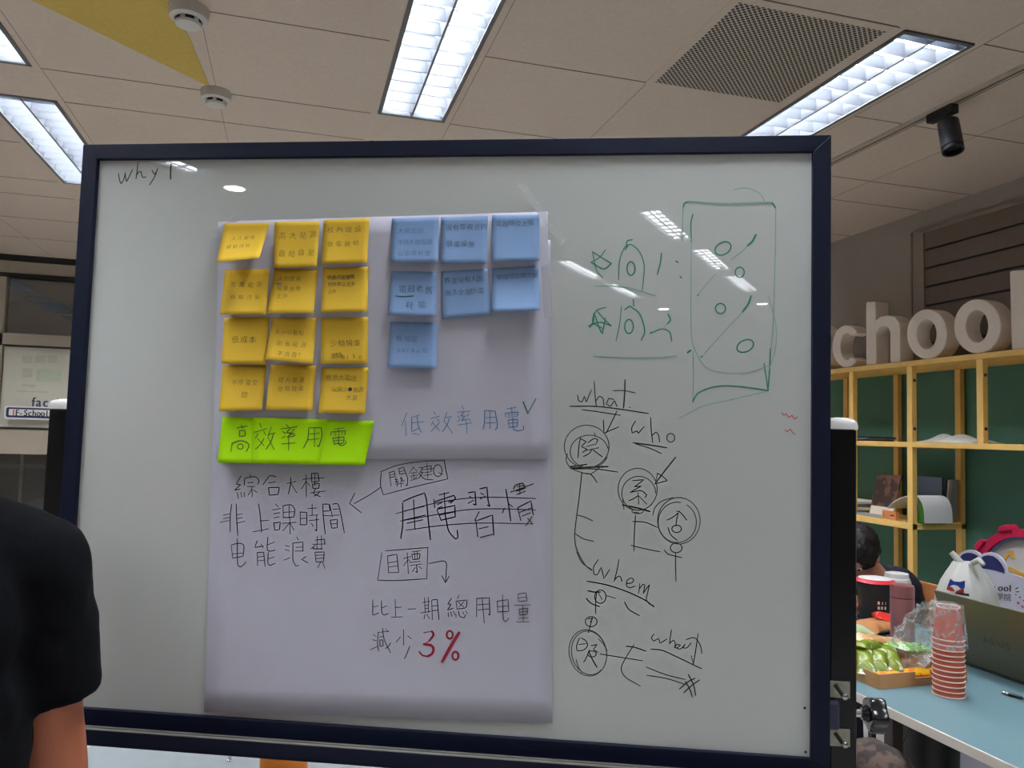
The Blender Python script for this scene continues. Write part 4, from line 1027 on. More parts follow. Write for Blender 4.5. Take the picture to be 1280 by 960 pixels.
# ================================================================== THE SHELF ALONG THE RIGHT WALL
XS, XE_ = 2.95, 3.275
ZT, Z2, Z3 = 1.838, 1.435, 1.035
shelf = thing('display_shelf', 'long yellow wooden open shelf against the green panel', 'shelf', (3.1, 3.6, 0))
PY = [4.45, 4.03, 3.617, 3.195, 2.783, 2.365, 1.95]
for i, y in enumerate(PY):
    low = y >= 3.19
    for x0, x1 in ((XS, XS + .03), (XE_ - .03, XE_)):
        zb = 0 if low or y < 2 else Z2 - .02
        MB().box((x0 + .0006, y - .017, zb), (x1 - .0006, y + .017, ZT - .027)).build('post', M['yellow_wood'], shelf, bevel=.002)
    if low:
        for z in (Z2, Z3): MB().box((XS + .03, y - .016, z - .03), (XE_ - .03, y + .016, z - .002)).build('side_rail', M['yellow_wood'], shelf)
MB().box((XS - .001, 1.9, ZT - .026), (XE_, 4.5, ZT)).build('top_board', M['yellow_wood'], shelf, bevel=.002)
MB().box((XS - .001, 1.9, Z2 - .026), (XE_, 4.5, Z2)).build('shelf_board', M['yellow_wood'], shelf, bevel=.002)
MB().box((XS - .001, 3.178, Z3 - .03), (XE_, 4.5, Z3)).build('shelf_board', M['yellow_wood'], shelf, bevel=.002)
mb = MB()
for y in PY[3:5]:
    for z in (1.5, 1.74): mb.lathe([(.008, 0), (.007, .003), (0, .003)], 10, c=(XS + .015, y - .0172, z), axis=(0, -1, 0))
mb.build('bolt_cap', M['dark_slot'], shelf)

# ------------------------------------------------------------------ big foam letters
C6 = (1030, 320, 2.824); XLt = 2.962
def lf(a, b, d):
    p = on(C6[0] + a / C6[2], C6[1] + b / C6[2], 0, XLt); return Vector((p.x + d, p.y, p.z))
def circ(cx, cy, rx, ry, a0, a1, n=36, tilt=0):
    return [(cx + rx * math.cos(math.radians(a0 + (a1 - a0) * i / n)), cy - ry * math.sin(math.radians(a0 + (a1 - a0) * i / n)) - tilt * rx * math.cos(math.radians(a0 + (a1 - a0) * i / n))) for i in range(n + 1)]
DP = .085
def letter(name, lb, mb):
    zmin = min(v[2] for v in mb.v); yy = sum(v[1] for v in mb.v) / len(mb.v)
    mb.v = [(x, y, z + (ZT + .001 - zmin)) for x, y, z in mb.v]
    o = mb.build(name, M['letter'], origin=(XLt + DP / 2, yy, ZT + .001), bevel=.004)
    return tag(o, lb, 'letter', 'large cream letters on the shelf')
mb = MB().strip([(a - 14, b) for a, b in circ(-6, 322, 44, 72, 40, 180, 18) + circ(-6, 322, 44, 72, 180, 180, 1) + [(-20, 352), (6, 362), (14, 376), (-2, 386), (-26, 386), (-52, 372)]],
                [(a - 14, b) for a, b in circ(-6, 322, 18, 44, 40, 180, 18) + circ(-6, 322, 20, 40, 180, 180, 1) + [(-12, 324), (20, 335), (42, 360), (36, 392), (-6, 412), (-50, 398)]], lf, 0, DP)
letter('letter_s', 'cream block letter s, mostly hidden behind the whiteboard frame', mb)
letter('letter_c', 'cream block letter c nearest the whiteboard frame', MB().strip(circ(79, 314, 50, 75, 40, 320), circ(80, 314, 23, 47, 52, 308), lf, 0, DP))
letter('letter_h', 'cream block letter h on the shelf', MB().prism([(148, 164), (152, 161), (182, 160), (182, 226), (200, 212), (225, 208), (250, 215), (264, 233), (268, 258), (268, 373), (233, 376), (233, 270), (227, 252), (212, 246), (195, 252), (184, 275), (183, 381), (148, 384)], lf, 0, DP))
letter('letter_o', 'cream block letter o directly after the h', MB().strip(circ(363, 271, 71, 88, 0, 360, 48)[:-1], circ(361, 271, 35, 52, 0, 360, 48)[:-1], lf, 0, DP, closed=True))
letter('letter_o', 'larger cream block letter o just before the l', MB().strip(circ(541, 246, 83, 96, 0, 360, 48)[:-1], circ(539, 246, 39, 57, 0, 360, 48)[:-1], lf, 0, DP, closed=True))
letter('letter_l', 'tall cream block letter l cut by the right picture edge', MB().prism([(655, 58), (657, 51), (664, 48), (715, 45), (722, 50), (722, 322), (662, 328)], lf, 0, DP))

# ------------------------------------------------------------------ things on the shelf
S8 = (1060, 580, 8.533)
def sp(a, b, X): return on(S8[0] + a / S8[2], S8[1] + b / S8[2], 0, X)
M['photo_cover'] = mat('printed_photo_cover', (98, 66, 52), .4, rgb2=(44, 30, 27), thr=.5, scale=16)
M['cream_card'] = mat('cream_card', (226, 216, 198), .6, var=.02)
M['grey_card'] = mat('grey_card', (150, 152, 156), .6)
M['navy_card'] = mat('navy_card', (30, 40, 84), .5)
M['white_paper'] = mat('white_paper', (224, 226, 230), .6, var=.01)
M['leaf_green'] = mat('green_plastic', (70, 150, 34), .45)
M['folder'] = mat('blue_grey_folder', (116, 134, 158), .4)
M['orange_wood'] = mat('orange_wood_block', (206, 132, 78), .55, var=.08, scale=20)
# brochure standing
a, b, c, d = sp(265, 98, 3.1), sp(498, 100, 3.1), sp(400, 480, 3.02), sp(222, 470, 3.02)
y0, y1 = d.y, sp(470, 480, 3.02).y
t = thing('brochure', 'brown photo brochure standing at the left on the third shelf', 'brochure', (3.05, (y0 + y1) / 2, Z3 + .001))
H_ = sp(265, 98, 3.1).z - Z3
lean = lambda z: 3.02 + z * .25
def slab(y0, y1, z0, z1, th, ln=None):
    ln = ln or lean
    return MB().add([(ln(z0 - Z3), y0, z0), (ln(z0 - Z3), y1, z0), (ln(z1 - Z3), y1, z1), (ln(z1 - Z3), y0, z1), (ln(z0 - Z3) + th, y0, z0), (ln(z0 - Z3) + th, y1, z0), (ln(z1 - Z3) + th, y1, z1), (ln(z1 - Z3) + th, y0, z1)],
                    [(0, 1, 2, 3), (7, 6, 5, 4), (0, 4, 5, 1), (3, 2, 6, 7), (1, 5, 6, 2), (0, 3, 7, 4)])
slab(y0, y1, Z3 + .055, Z3 + H_, .012).build('photo_cover', M['photo_cover'], t)
slab(y0, y1, Z3 + .001, Z3 + .055, .012).build('caption_strip', M['cream_card'], t)
# stack of magazines
for i, (z, dx, m_, lb, dy) in enumerate(((0, 0, 'grey_card', 'grey magazine lying lowest in the small pile beside the brochure', 0), (.016, .01, 'cream_card', 'cream magazine in the middle of the small pile beside the brochure', -.02), (.032, .0, 'grey_card', 'grey magazine in the small pile beside the brochure, under the white one', .02), (.05, .02, 'white_paper', 'white booklet topmost in the small pile beside the brochure', 0))):
    o = MB().box((3.0 + dx, 3.66 + dy, Z3 + z + .001), (3.2 + dx, 3.9 + dy, Z3 + z + .0145)).build('magazine', M[m_], origin=(3.1, 3.8, Z3 + z), bevel=.002)
    tag(o, lb, 'magazine', 'magazines on the third shelf')
o = MB().box((2.965, 3.40, Z3 + .001), (3.0, 3.64, Z3 + .012)).box((2.968, 3.40, Z3 + .012), (2.999, 3.63, Z3 + .015)).build('booklet', M['grey_card'], origin=(2.98, 3.5, Z3))
tag(o, 'thin grey booklet lying at the shelf edge below the brochure', 'booklet')
# wooden tag
a, b = sp(378, 478, 2.975), sp(525, 575, 2.975)
t = thing('wooden_sign', 'small orange wooden block sign on the third shelf edge', 'sign', (2.98, (a.y + b.y) / 2, Z3 + .001))
MB().box((2.965, b.y, Z3 + .001), (2.985, a.y, Z3 + .046)).build('block', M['orange_wood'], t, bevel=.002)
mb = MB()
text(mb, 'J', a.y - .012, 0, .03, .02, lambda x, y: Vector((2.9645, 2 * (a.y - .012) - x - 0, Z3 + .014 - y)))
mb.box((2.9642, b.y + .01, Z3 + .02), (2.9648, b.y + .036, Z3 + .027))
mb.build('lettering', M['dark_print'], t)
# clear folder, leaning magazines, flopped booklet in a green rack
o = MB().box((3.2, 3.25, Z3 + .001), (3.206, 3.44, Z3 + .222)).build('plastic_folder', M['folder'], origin=(3.2, 3.35, Z3))
tag(o, 'blue-grey plastic folder standing at the back of the third shelf', 'folder')
for i, (m_, lb) in enumerate((('navy_card', 'navy magazine leaning behind the flopped white booklet'), ('cream_card', 'cream magazine leaning next to the navy one'), ('grey_card', 'grey magazine leaning nearest the rear shelf post'))):
    q = MB(); y = 3.245 - i * .018
    q.add([(3.195, y, Z3 + .002), (3.235, y, Z3 + .002), (3.235, y - .02, Z3 + .215), (3.195, y - .02, Z3 + .215), (3.195, y - .01, Z3 + .002), (3.235, y - .01, Z3 + .002), (3.235, y - .03, Z3 + .215), (3.195, y - .03, Z3 + .215)],
          [(0, 1, 2, 3), (7, 6, 5, 4), (0, 4, 5, 1), (3, 2, 6, 7), (1, 5, 6, 2), (0, 3, 7, 4)])
    tag(q.build('magazine', M[m_], origin=(3.15, y, Z3)), lb, 'magazine', 'leaning magazines on the third shelf')
t = thing('file_rack', 'green file rack under the flopped white booklet', 'file rack', (3.05, 3.3, Z3 + .001))
MB().box((3.0, 3.16, Z3 + .001), (3.14, 3.2, Z3 + .012)).box((3.0, 3.165, Z3 + .001), (3.14, 3.19, Z3 + .1)).build('end_plate', M['leaf_green'], t, bevel=.002)
MB().box((2.99, 3.235, Z3 + .001), (3.14, 3.255, Z3 + .03)).build('front_stop', M['leaf_green'], t, bevel=.002)
pts = [(3.385, .055), (3.35, .085), (3.3, .11), (3.25, .127), (3.21, .132), (3.18, .126), (3.155, .1), (3.143, .06), (3.14, .006)]
sm = smooth_line(pts)
mb = MB().strip([(p.x, p.y) for p in sm], [(p.x, p.y + .004) for p in sm], lambda a, b, d: (2.985 + d, a, Z3 + b), 0, .17)
tag(mb.build('open_booklet', M['white_paper'], origin=(3.05, 3.27, Z3), smooth=True), 'white booklet flopped in an arch over the green rack', 'booklet')
# crumpled carrier bag and dark papers on the second shelf
M['plastic_white'] = mat('thin_white_plastic', (214, 214, 208), .35, var=.02)
a, b = on(1150, 552, 0, 3.0), on(1222, 552, 0, 3.0)
def crumple(u, v):
    y = a.y + (b.y - a.y) * u
    h = (.004 + .034 * (math.sin(PI * u) ** .6) * (1 - .3 * math.sin(17 * u + 3 * v)) * (1 + .25 * math.sin(31 * u - 9 * v)) * (1 - .75 * abs(u - .18))) * math.sin(PI * min(1, v * 1.0)) ** .7
    return Vector((2.972 + .2 * v + .008 * math.sin(11 * u), y, Z2 + .0012 + h))
o = MB().grid(36, 14, crumple).build('plastic_bag', M['plastic_white'], origin=(3.05, (a.y + b.y) / 2, Z2), smooth=True, solid=.001)
tag(o, 'crumpled white plastic bag lying on the second shelf', 'plastic bag')
for i in range(3):
    yc = 3.72 - .01 * i
    o = MB().box((3.0 + i * .01, yc - .14, Z2 + .001 + i * .008), (3.2, yc + .1, Z2 + .0082 + i * .008)).build('booklet', M['navy_card' if i % 2 == 0 else 'grey_card'], origin=(3.1, yc, Z2 + i * .008))
    tag(o, ['dark booklet at the bottom of the thin pile on the second shelf', 'grey booklet in the middle of the thin pile on the second shelf', 'dark booklet on top of the thin pile on the second shelf'][i], 'booklet', 'thin dark pile on the second shelf')

# ================================================================== THE BLUE TABLE
ZTB = .74
def T(x, y, z=ZTB): return on(x, y, 2, z)
TX0, TX1, TY0, TY1 = 1.522, 2.34, .95, 3.05
tbl = thing('table', 'light blue table with a white edge at the lower right', 'table', (1.93, 2.0, 0))
MB().box((TX0, TY0, ZTB - .026), (TX1, TY1, ZTB - .0008)).build('edge_band', M['table_edge'], tbl, bevel=.002)
MB().box((TX0 + .003, TY0 + .003, ZTB - .001), (TX1 - .003, TY1 - .003, ZTB)).build('tabletop', M['table_blue'], tbl)
M['leg_brown'] = mat('dark_brown_leg', (48, 34, 28), .5)
lg = on(1117, 930, 0, 1.6)
for x, y in ((1.6, lg.y), (2.26, lg.y), (1.6, TY1 - .12), (2.26, TY1 - .12), (1.6, TY0 + .12), (2.26, TY0 + .12)):
    MB().box((x - .017, y - .017, 0), (x + .017, y + .017, ZTB - .026)).build('leg', M['leg_brown'], tbl, bevel=.002)

# ------------------------------------------------------------------ stack of upturned paper cups in a clear bag
cb_ = T(1186, 868.5)
def cup_mesh():
    t = bpy.data.objects.new('paper_cup', None); COL.objects.link(t); ORG[t.name] = Vector((0, 0, 0))
    R0, R1, H = .0395, .029, .088
    MB().lathe([(R0 - .0012, .002), (R0, .003), (R1, H), (R1 - .003, H), (R1 - .004, H - .006), (0, H - .006)], 36).build('cup_wall', M['cup'], t, smooth=True)
    mb = MB()
    prof = [(R0 - .001, .0002), (R0 + .0008, .0), (R0 + .0018, .0015), (R0 + .0012, .003), (R0 - .001, .0032)]
    mb.lathe(prof, 36)
    mb.build('rolled_rim', M['cup_rim'], t, smooth=True)
    MB().lathe([(R1 + .0004, H - .004), (R1 + .0006, H + .0006), (R1 - .002, H + .0008), (R1 - .003, H - .004)], 36).build('base_ring', M['cup_rim'], t, smooth=True)
    return t
cup = cup_mesh()
cup['category'] = 'paper cup'; cup['group'] = 'stack of terracotta paper cups'
NC = 12; stepc = .0137
for i in range(NC):
    loc = (cb_.x, cb_.y, ZTB + .0008 + i * stepc)
    ordn = ['second', 'third', 'fourth', 'fifth', 'sixth', 'seventh', 'eighth', 'ninth', 'tenth', 'eleventh']
    lb = 'terracotta paper cup, lowest of the upturned stack, resting on the table' if i == 0 else 'terracotta paper cup on top of the stack, showing its whole side' if i == NC - 1 else 'terracotta paper cup, %s from the bottom of the upturned stack' % ordn[i - 1]
    if i == 0: cup.location = loc; cup['label'] = lb
    else: copy_thing(cup, loc, lb)
topz = ZTB + (NC - 1) * stepc + .09
# the black and white bear-like print on the top cup is left as a plain patch
M['clear_bag'] = film('clear_bag', (225, 228, 230), .1, .1, 1.0, 34, glint_streak=.42)  # crumple highlights are painted into the film as pale streaks
rnd = random.Random(3)
def ring_loft(mb, rings, n=40, crum=.006):
    vs = []; fs = []
    for i, (c, u, v) in enumerate(rings):
        for k_ in range(n):
            t_ = 2 * PI * k_ / n
            j = 1 + (rnd.uniform(-crum, crum) + crum * .8 * math.sin(5 * t_ + i * 1.7)) / max(.02, u.length)
            vs.append(Vector(c) + (u * math.cos(t_) + v * math.sin(t_)) * j)
    for i in range(len(rings) - 1):
        for k_ in range(n): fs.append((i * n + k_, i * n + (k_ + 1) % n, (i + 1) * n + (k_ + 1) % n, (i + 1) * n + k_))
    return mb.add(vs, fs)
ctr = Vector((cb_.x, cb_.y, 0)); ux, uy = Vector((1, 0, 0)), Vector((0, 1, 0))
view = Vector((cb_.x, cb_.y, 0)).normalized(); lft = Vector((-view.y, view.x, 0))
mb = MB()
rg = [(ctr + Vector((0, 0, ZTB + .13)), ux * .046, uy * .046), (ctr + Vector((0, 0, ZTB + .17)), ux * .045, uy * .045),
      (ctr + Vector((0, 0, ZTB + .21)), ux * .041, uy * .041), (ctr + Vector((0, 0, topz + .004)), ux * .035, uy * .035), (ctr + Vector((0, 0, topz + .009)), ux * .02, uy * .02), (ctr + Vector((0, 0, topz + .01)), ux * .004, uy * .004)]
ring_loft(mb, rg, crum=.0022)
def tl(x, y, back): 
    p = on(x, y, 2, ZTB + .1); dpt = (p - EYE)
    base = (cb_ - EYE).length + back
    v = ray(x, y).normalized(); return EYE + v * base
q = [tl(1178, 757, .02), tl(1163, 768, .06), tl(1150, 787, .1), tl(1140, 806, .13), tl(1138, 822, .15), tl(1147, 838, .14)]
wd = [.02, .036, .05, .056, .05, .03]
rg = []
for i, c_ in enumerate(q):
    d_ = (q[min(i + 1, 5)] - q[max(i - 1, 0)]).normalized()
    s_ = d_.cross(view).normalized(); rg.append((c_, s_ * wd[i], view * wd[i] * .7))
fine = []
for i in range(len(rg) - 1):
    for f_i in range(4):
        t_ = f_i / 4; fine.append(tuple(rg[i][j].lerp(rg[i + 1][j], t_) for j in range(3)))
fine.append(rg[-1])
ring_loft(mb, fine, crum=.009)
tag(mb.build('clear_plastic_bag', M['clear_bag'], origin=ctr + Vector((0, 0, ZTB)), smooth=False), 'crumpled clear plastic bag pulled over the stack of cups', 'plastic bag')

# ------------------------------------------------------------------ shallow wooden tray with snacks
M['kraft'] = mat('pale_brown_tray_wood', (172, 126, 82), .6, var=.06, scale=18)
FL = T(1099, 862); FR = T(1209, 851.5)
ex = (FR - FL); TL_ = ex.length; ex.normalize(); ey = Vector((-ex.y, ex.x, 0)); Zv = Vector((0, 0, 1))
TD, TH = .33, .04
tray = thing('snack_tray', 'shallow wooden tray full of snack packets', 'tray', FL + ex * TL_ / 2 + ey * TD / 2)
def tb(u0, u1, v0, v1, z0, z1, mb=None):
    mb = mb or MB()
    return mb.obox(FL + ex * (u0 + u1) / 2 + ey * (v0 + v1) / 2 + Zv * ((z0 + z1) / 2), ex * (u1 - u0) / 2, ey * (v1 - v0) / 2, Zv * ((z1 - z0) / 2))
mb = MB()
nu0, nu1 = TL_ * .40, TL_ * .58
tb(0, nu0, 0, .006, 0.0005, TH, mb); tb(nu0, nu1, 0, .006, 0.0005, TH * .55, mb); tb(nu1, TL_, 0, .006, 0.0005, TH, mb)
tb(0, TL_, TD - .006, TD, 0.0005, TH, mb); tb(0, .006, .006, TD - .006, 0.0005, TH, mb); tb(TL_ - .006, TL_, .006, TD - .006, 0.0005, TH, mb)
mb.build('wall', M['kraft'], tray)
tb(.006, TL_ - .006, .006, TD - .006, 0.0005, .005).build('base', M['kraft'], tray)
def pack_mat(name, rgb, rgb2, thr, scale, rough=.3):
    return mat(name, rgb, rough, rgb2=rgb2, thr=thr, scale=scale)
M['pk_green'] = pack_mat('green_snack_wrap', (108, 124, 20), (220, 226, 200), .38, 40)
M['pk_yellow'] = pack_mat('yellow_snack_wrap', (222, 160, 20), (200, 74, 28), .4, 40)
M['pk_cream'] = pack_mat('pale_green_snack_wrap', (176, 196, 156), (70, 108, 76), .36, 26)
M['pk_beige'] = pack_mat('beige_snack_wrap', (196, 148, 98), (228, 206, 170), .42, 24)
M['pk_red'] = pack_mat('red_snack_wrap', (204, 46, 38), (240, 204, 190), .36, 22)
M['pk_brown'] = pack_mat('brown_snack_wrap', (190, 132, 84), (84, 52, 34), .35, 14)
M['pk_lime'] = pack_mat('lime_snack_wrap', (120, 180, 90), (206, 224, 190), .42, 26)
def packet(name, l, w_, h, c, rot, m_, label, group):
    """pillow packet with crimped ends: l along local x"""
    q = Matrix.Rotation(rot[2], 3, 'Z') @ Matrix.Rotation(rot[1], 3, 'Y') @ Matrix.Rotation(rot[0], 3, 'X')
    mb = MB(); n, k_ = 18, 16; vs = []
    for i in range(n + 1):
        x = -l / 2 + l * i / n; e = min(i, n - i) / n
        s = 0.04 if e < .06 else min(1, ((e - .06) / .2)) ** .5
        ww = w_ / 2 * (1 - .10 * s)
        for j in range(k_):
            t_ = 2 * PI * j / k_
            y = ww * math.copysign(abs(math.cos(t_)) ** .8, math.cos(t_)); z = h / 2 * s * math.sin(t_) * (1 + .12 * math.sin(5 * x / l * PI + 2 * t_))
            if e < .06: y *= 1 + .02 * (i % 2)
            vs.append(Vector(c) + q @ Vector((x, y, z)))
    fs = [(i * k_ + j, i * k_ + (j + 1) % k_, (i + 1) * k_ + (j + 1) % k_, (i + 1) * k_ + j) for i in range(n) for j in range(k_)]
    fs += [tuple(range(k_)), tuple(n * k_ + j for j in range(k_ - 1, -1, -1))]
    mb.add(vs, fs)
    # lowest point sits where c says; keep the whole packet above it
    o = mb.build(name, m_, origin=c, smooth=True)
    return tag(o, label, 'snack packet', group)
def tp(u, v, z): return FL + ex * u + ey * v + Zv * z
az = math.atan2(ex.y, ex.x)
for i, (u, v, z, r, lb) in enumerate(((.015, .09, .05, (0, .42, 4.05), 'green snack packet nearest the whiteboard post'), (.06, .085, .05, (.1, .42, 3.95), 'green snack packet leaning in the middle of the tray heap'),
                                   (.112, .09, .05, (-.15, .45, 4.2), 'green snack packet with a white top, at the front of the heap'), (.07, .14, .078, (0, .12, .3), 'green snack packet lying across the top of the heap'))):
    packet('snack_packet', .115, .05, .032, tp(u + .02, v, z), (r[0], r[1], r[2] + az), M['pk_green'], lb, 'green snack packets in the tray')
for i, (u, v, z, rz, lb) in enumerate(((.07, .04, .022, .1, 'yellow snack packet in the front corner of the tray'), (.17, .038, .024, -.1, 'yellow snack packet in the middle of the tray front'), (.265, .04, .02, .15, 'yellow snack packet behind the notch of the tray'))):
    packet('snack_packet', .1, .06, .022, tp(u, v, z), (0, 0, az + rz), M['pk_yellow'], lb, 'yellow snack packets in the tray')
for i, (u, v, z, rz, m_, lb) in enumerate(((.03, .2, .07, .5, 'pk_beige', 'beige snack packet under the pale green ones'), (.14, .2, .08, .2, 'pk_beige', 'beige snack packet beside the thermos'), (.05, .26, .1, .3, 'pk_cream', 'pale green snack packet at the back of the tray'),
                                        (.14, .27, .095, -.2, 'pk_cream', 'pale green snack packet next to the thermos'), (.24, .13, .065, .1, 'pk_lime', 'light green snack packet under the clear bag'), (.27, .25, .05, .4, 'pk_beige', 'beige snack packet behind the cup stack'))):
    packet('snack_packet', .14, .09, .03, tp(u, v, z), (0, .12, az + rz), M[m_], lb, 'flat snack packets in the tray')
p1 = T(1090, 790); packet('snack_packet', .2, .13, .04, (p1.x, p1.y, ZTB + .021), (0, 0, .4), M['pk_brown'], 'brown kraft snack packet behind the tray', 'packets behind the tray')
p1 = T(1108, 785); packet('snack_packet', .15, .1, .045, (p1.x, p1.y, ZTB + .03), (.3, .1, 1.0), M['pk_red'], 'red snack packet beside the thermos', 'packets behind the tray')

# ------------------------------------------------------------------ thermos, coffee cup, black bucket
M['pink'] = mat('pink_metallic', (148, 94, 96), .35, metal=.35, var=.03)
c = T(1128, 806); dp = (c - EYE).dot(FWD); rr = 14 / CAM_F * dp; hh = (806 - 731) / CAM_F * dp
t = thing('thermos', 'dusty pink thermos bottle behind the snack tray', 'thermos', c)
MB().lathe([(rr * .9, .0005), (rr, .006), (rr, hh * .76), (rr * .97, hh * .775)], 36, c=c).build('bottle_body', M['pink'], t, smooth=True)
MB().lathe([(rr * .95, hh * .775), (rr * .95, hh * .79)], 36, c=c).build('seal_ring', M['dark_slot'], t, smooth=True)
MB().lathe([(rr, hh * .79), (rr, hh * .95), (rr * .95, hh * .985), (rr * .7, hh), (0, hh)], 36, c=c).build('screw_lid', M['pink'], t, smooth=True)
c = T(1121, 770); dp = (c - EYE).dot(FWD); rr = 16.5 / CAM_F * dp; hh = (770 - 717) / CAM_F * dp
t = thing('coffee_cup', 'white-lidded takeaway coffee cup behind the thermos', 'cup', c)
MB().lathe([(rr * .68, .0005), (rr * .9, hh * .8), (0, hh * .8)], 32, c=c).build('cup_wall', M['grey_card'], t, smooth=True)
MB().lathe([(rr * .92, hh * .76), (rr, hh * .77), (rr, hh * .82), (rr * .93, hh * .84), (rr * .93, hh * .88), (rr * .86, hh * .9), (rr * .82, hh), (rr * .7, hh * 1.01), (rr * .66, hh * .985), (0, hh * .98)], 36, c=c).build('lid', M['cap'], t, smooth=True)
c = T(1094, 776); dp = (c - EYE).dot(FWD); rr = 22 / CAM_F * dp; hh = (776 - 729) / CAM_F * dp
t = thing('food_bucket', 'black paper food bucket behind the thermos', 'bucket', c)
M['bucket'] = mat('black_paper', (20, 20, 22), .5)
MB().lathe([(rr * .8, .0005), (rr, hh), (rr * .96, hh), (rr * .78, .006), (0, .006)], 36, c=c).build('bucket_wall', M['bucket'], t, smooth=True)
vw = -(c - EYE); vw.z = 0; vw.normalize(); sd = Vector((-vw.y, vw.x, 0))
mb = MB()
for i in range(3):
    for j in range(2):
        o_ = c + vw * (rr * .93 + .001) + sd * (rr * (.18 + .16 * i)) + Zv * (hh * (.42 + .13 * j)) - vw * rr * (.03 + .09 * i)
        mb.obox(o_, sd * rr * .055, vw * .0008, Zv * hh * .04)
mb.build('printed_mark', M['cream_card'], t)
c2 = T(1092, 776); lidz = hh + .002
t = MB().lathe([(rr * .95, lidz), (rr * 1.12, lidz + .004), (rr * .9, lidz + .016), (rr * .5, lidz + .021), (0, lidz + .022)], 32, c=c, ms=[0, 0, 1, 1, 1]).build('paper_plate', [mat('red_plate', (204, 40, 52), .4), M['cap']], origin=c + Zv * lidz, smooth=True)
tag(t, 'red and white paper plate lying on the black bucket', 'plate')

# ------------------------------------------------------------------ laptop seen from behind
M['lap'] = mat('champagne_grey_metal', (104, 100, 82), .38, metal=.6, var=.03, scale=120)
M['lap_dark'] = mat('laptop_dark', (30, 32, 36), .4)
XB = 2.055; LH = .225; best = None
for i in range(8, 45):
    a_ = math.radians(i); X_ = XB - LH * math.sin(a_); z_ = ZTB + .012 + LH * math.cos(a_)
    p = on(1168, 737, 0, X_)
    if best is None or abs(p.z - z_) < best[0]: best = (abs(p.z - z_), a_, p.y)
la = best[1]; LY1 = best[2]; LY0 = LY1 - .34
lap = thing('laptop', 'open champagne-grey laptop seen from behind, lid towards the cups', 'laptop', (XB + .11, (LY0 + LY1) / 2, ZTB))
MB().box((XB + .004, LY0, ZTB + .001), (min(XB + .235, TX1 - .01), LY1, ZTB + .014)).build('base', M['lap'], lap, bevel=.002)
MB().box((XB + .03, LY0 + .02, ZTB + .0142), (XB + .13, LY1 - .02, ZTB + .0155)).build('keyboard', M['lap_dark'], lap)
dv = Vector((-math.sin(la), 0, math.cos(la))); nv = Vector((-math.cos(la), 0, -math.sin(la)))
hb = Vector((XB, (LY0 + LY1) / 2, ZTB + .012))
lid = MB().obox(hb + dv * LH / 2, dv * LH / 2, Vector((0, .17, 0)), nv * .003).build('lid', M['lap'], lap, bevel=.0015)
MB().obox(hb + dv * LH / 2 - nv * .0034, dv * (LH / 2 - .008), Vector((0, .162, 0)), nv * .0004).build('screen', M['lap_dark'], lid)
mb = MB()
lx = on(1248, 803, 0, XB - LH * .45 * math.sin(la))
hgt = (lx.z - hb.z) / math.cos(la)
def lfn(x, y): return hb + dv * (hgt - y) + Vector((0, lx.y - hb.y - x, 0)) + nv * .0034
text(mb, 'ASUS', -.052, .011, .027, .026, lfn, sx=1.15)
mb.build('logo_lettering', mat('logo_grey', (52, 50, 44), .4), lid)
MB().tube([(XB + .002, LY0 + .03, ZTB + .011), (XB + .002, LY1 - .03, ZTB + .011)], .0045, 10).build('hinge', M['lap_dark'], lap)
# cable with a metal plug
p0, p1, p2 = T(1253, 868), T(1263, 871), T(1300, 881)
t = thing('audio_cable', 'black cable with a silver plug in front of the laptop', 'cable', p1)
zc = Zv * .0055
MB().tube([p0 + zc, p0.lerp(p1, .9) + zc], .0045, 12).build('plug', M['chrome'], t, smooth=True)
p3 = T(1340, 905)
MB().tube([p0.lerp(p1, .85) + zc, p1 + zc, p1.lerp(p2, .4) + zc], [.005, .0052, .005], 12).tube([p1.lerp(p2, .4) + zc, p2 + zc * .5, p3 + zc * .5], .0025, 10).build('cable_sleeve', M['knob'], t, smooth=True)

# ------------------------------------------------------------------ white carrier bag, standees
M['bag'] = mat('white_carrier_bag', (196, 196, 190), .4, var=.02, bump=.35, scale=22)
cbag = on(1208, 790, 0, 2.24); cbag.z = ZTB
t = thing('carrier_bag', 'tied white plastic carrier bag behind the laptop', 'carrier bag', cbag)
dpb = (cbag - EYE).dot(FWD); sc_ = dpb / CAM_F
toz = on(1208, 703, 0, cbag.x).z - ZTB
R_ = 36 * sc_
prof = [(.6, 0.001), (.9, .04), (1.04, .22), (1.06, .42), (1.0, .6), (.85, .76), (.64, .88), (.5, .95), (.42, 1.0)]
vs = []; n = 64
mb = MB()
for r_, h_ in prof:
    for k_ in range(n):
        th = 2 * PI * k_ / n
        pl_ = 1 + .045 * math.sin(9 * th + 3 * h_) * h_ + .03 * math.sin(17 * th) * h_ * h_ + .02 * math.sin(4 * th + 9 * h_)
        vs.append(cbag + Vector((math.cos(th), math.sin(th) * .9, 0)) * R_ * r_ * pl_ + Zv * (toz * h_))
fs = [(i * n + k_, i * n + (k_ + 1) % n, (i + 1) * n + (k_ + 1) % n, (i + 1) * n + k_) for i in range(len(prof) - 1) for k_ in range(n)]
fs.append(tuple(range(n - 1, -1, -1))); fs.append(tuple((len(prof) - 1) * n + k_ for k_ in range(n)))
mb.add(vs, fs)
bagb = mb.build('bag_body', M['bag'], t, smooth=True)
e0, e1, e2 = on(1203, 708, 0, cbag.x), on(1196, 698, 0, cbag.x - .02), on(1189, 690, 0, cbag.x - .03)
MB().tube([e0, e1, e2], [.016, .011, .009], 12).build('twisted_handle', M['bag'], t, smooth=True)
f0, f1, f2 = on(1215, 704, 0, cbag.x - .02), on(1224, 700, 0, cbag.x - .02), on(1230, 706, 0, cbag.x - .02)
MB().tube([f0, f1, f2], [.008, .011, .006], 10).build('twisted_handle', M['bag'], t, smooth=True)
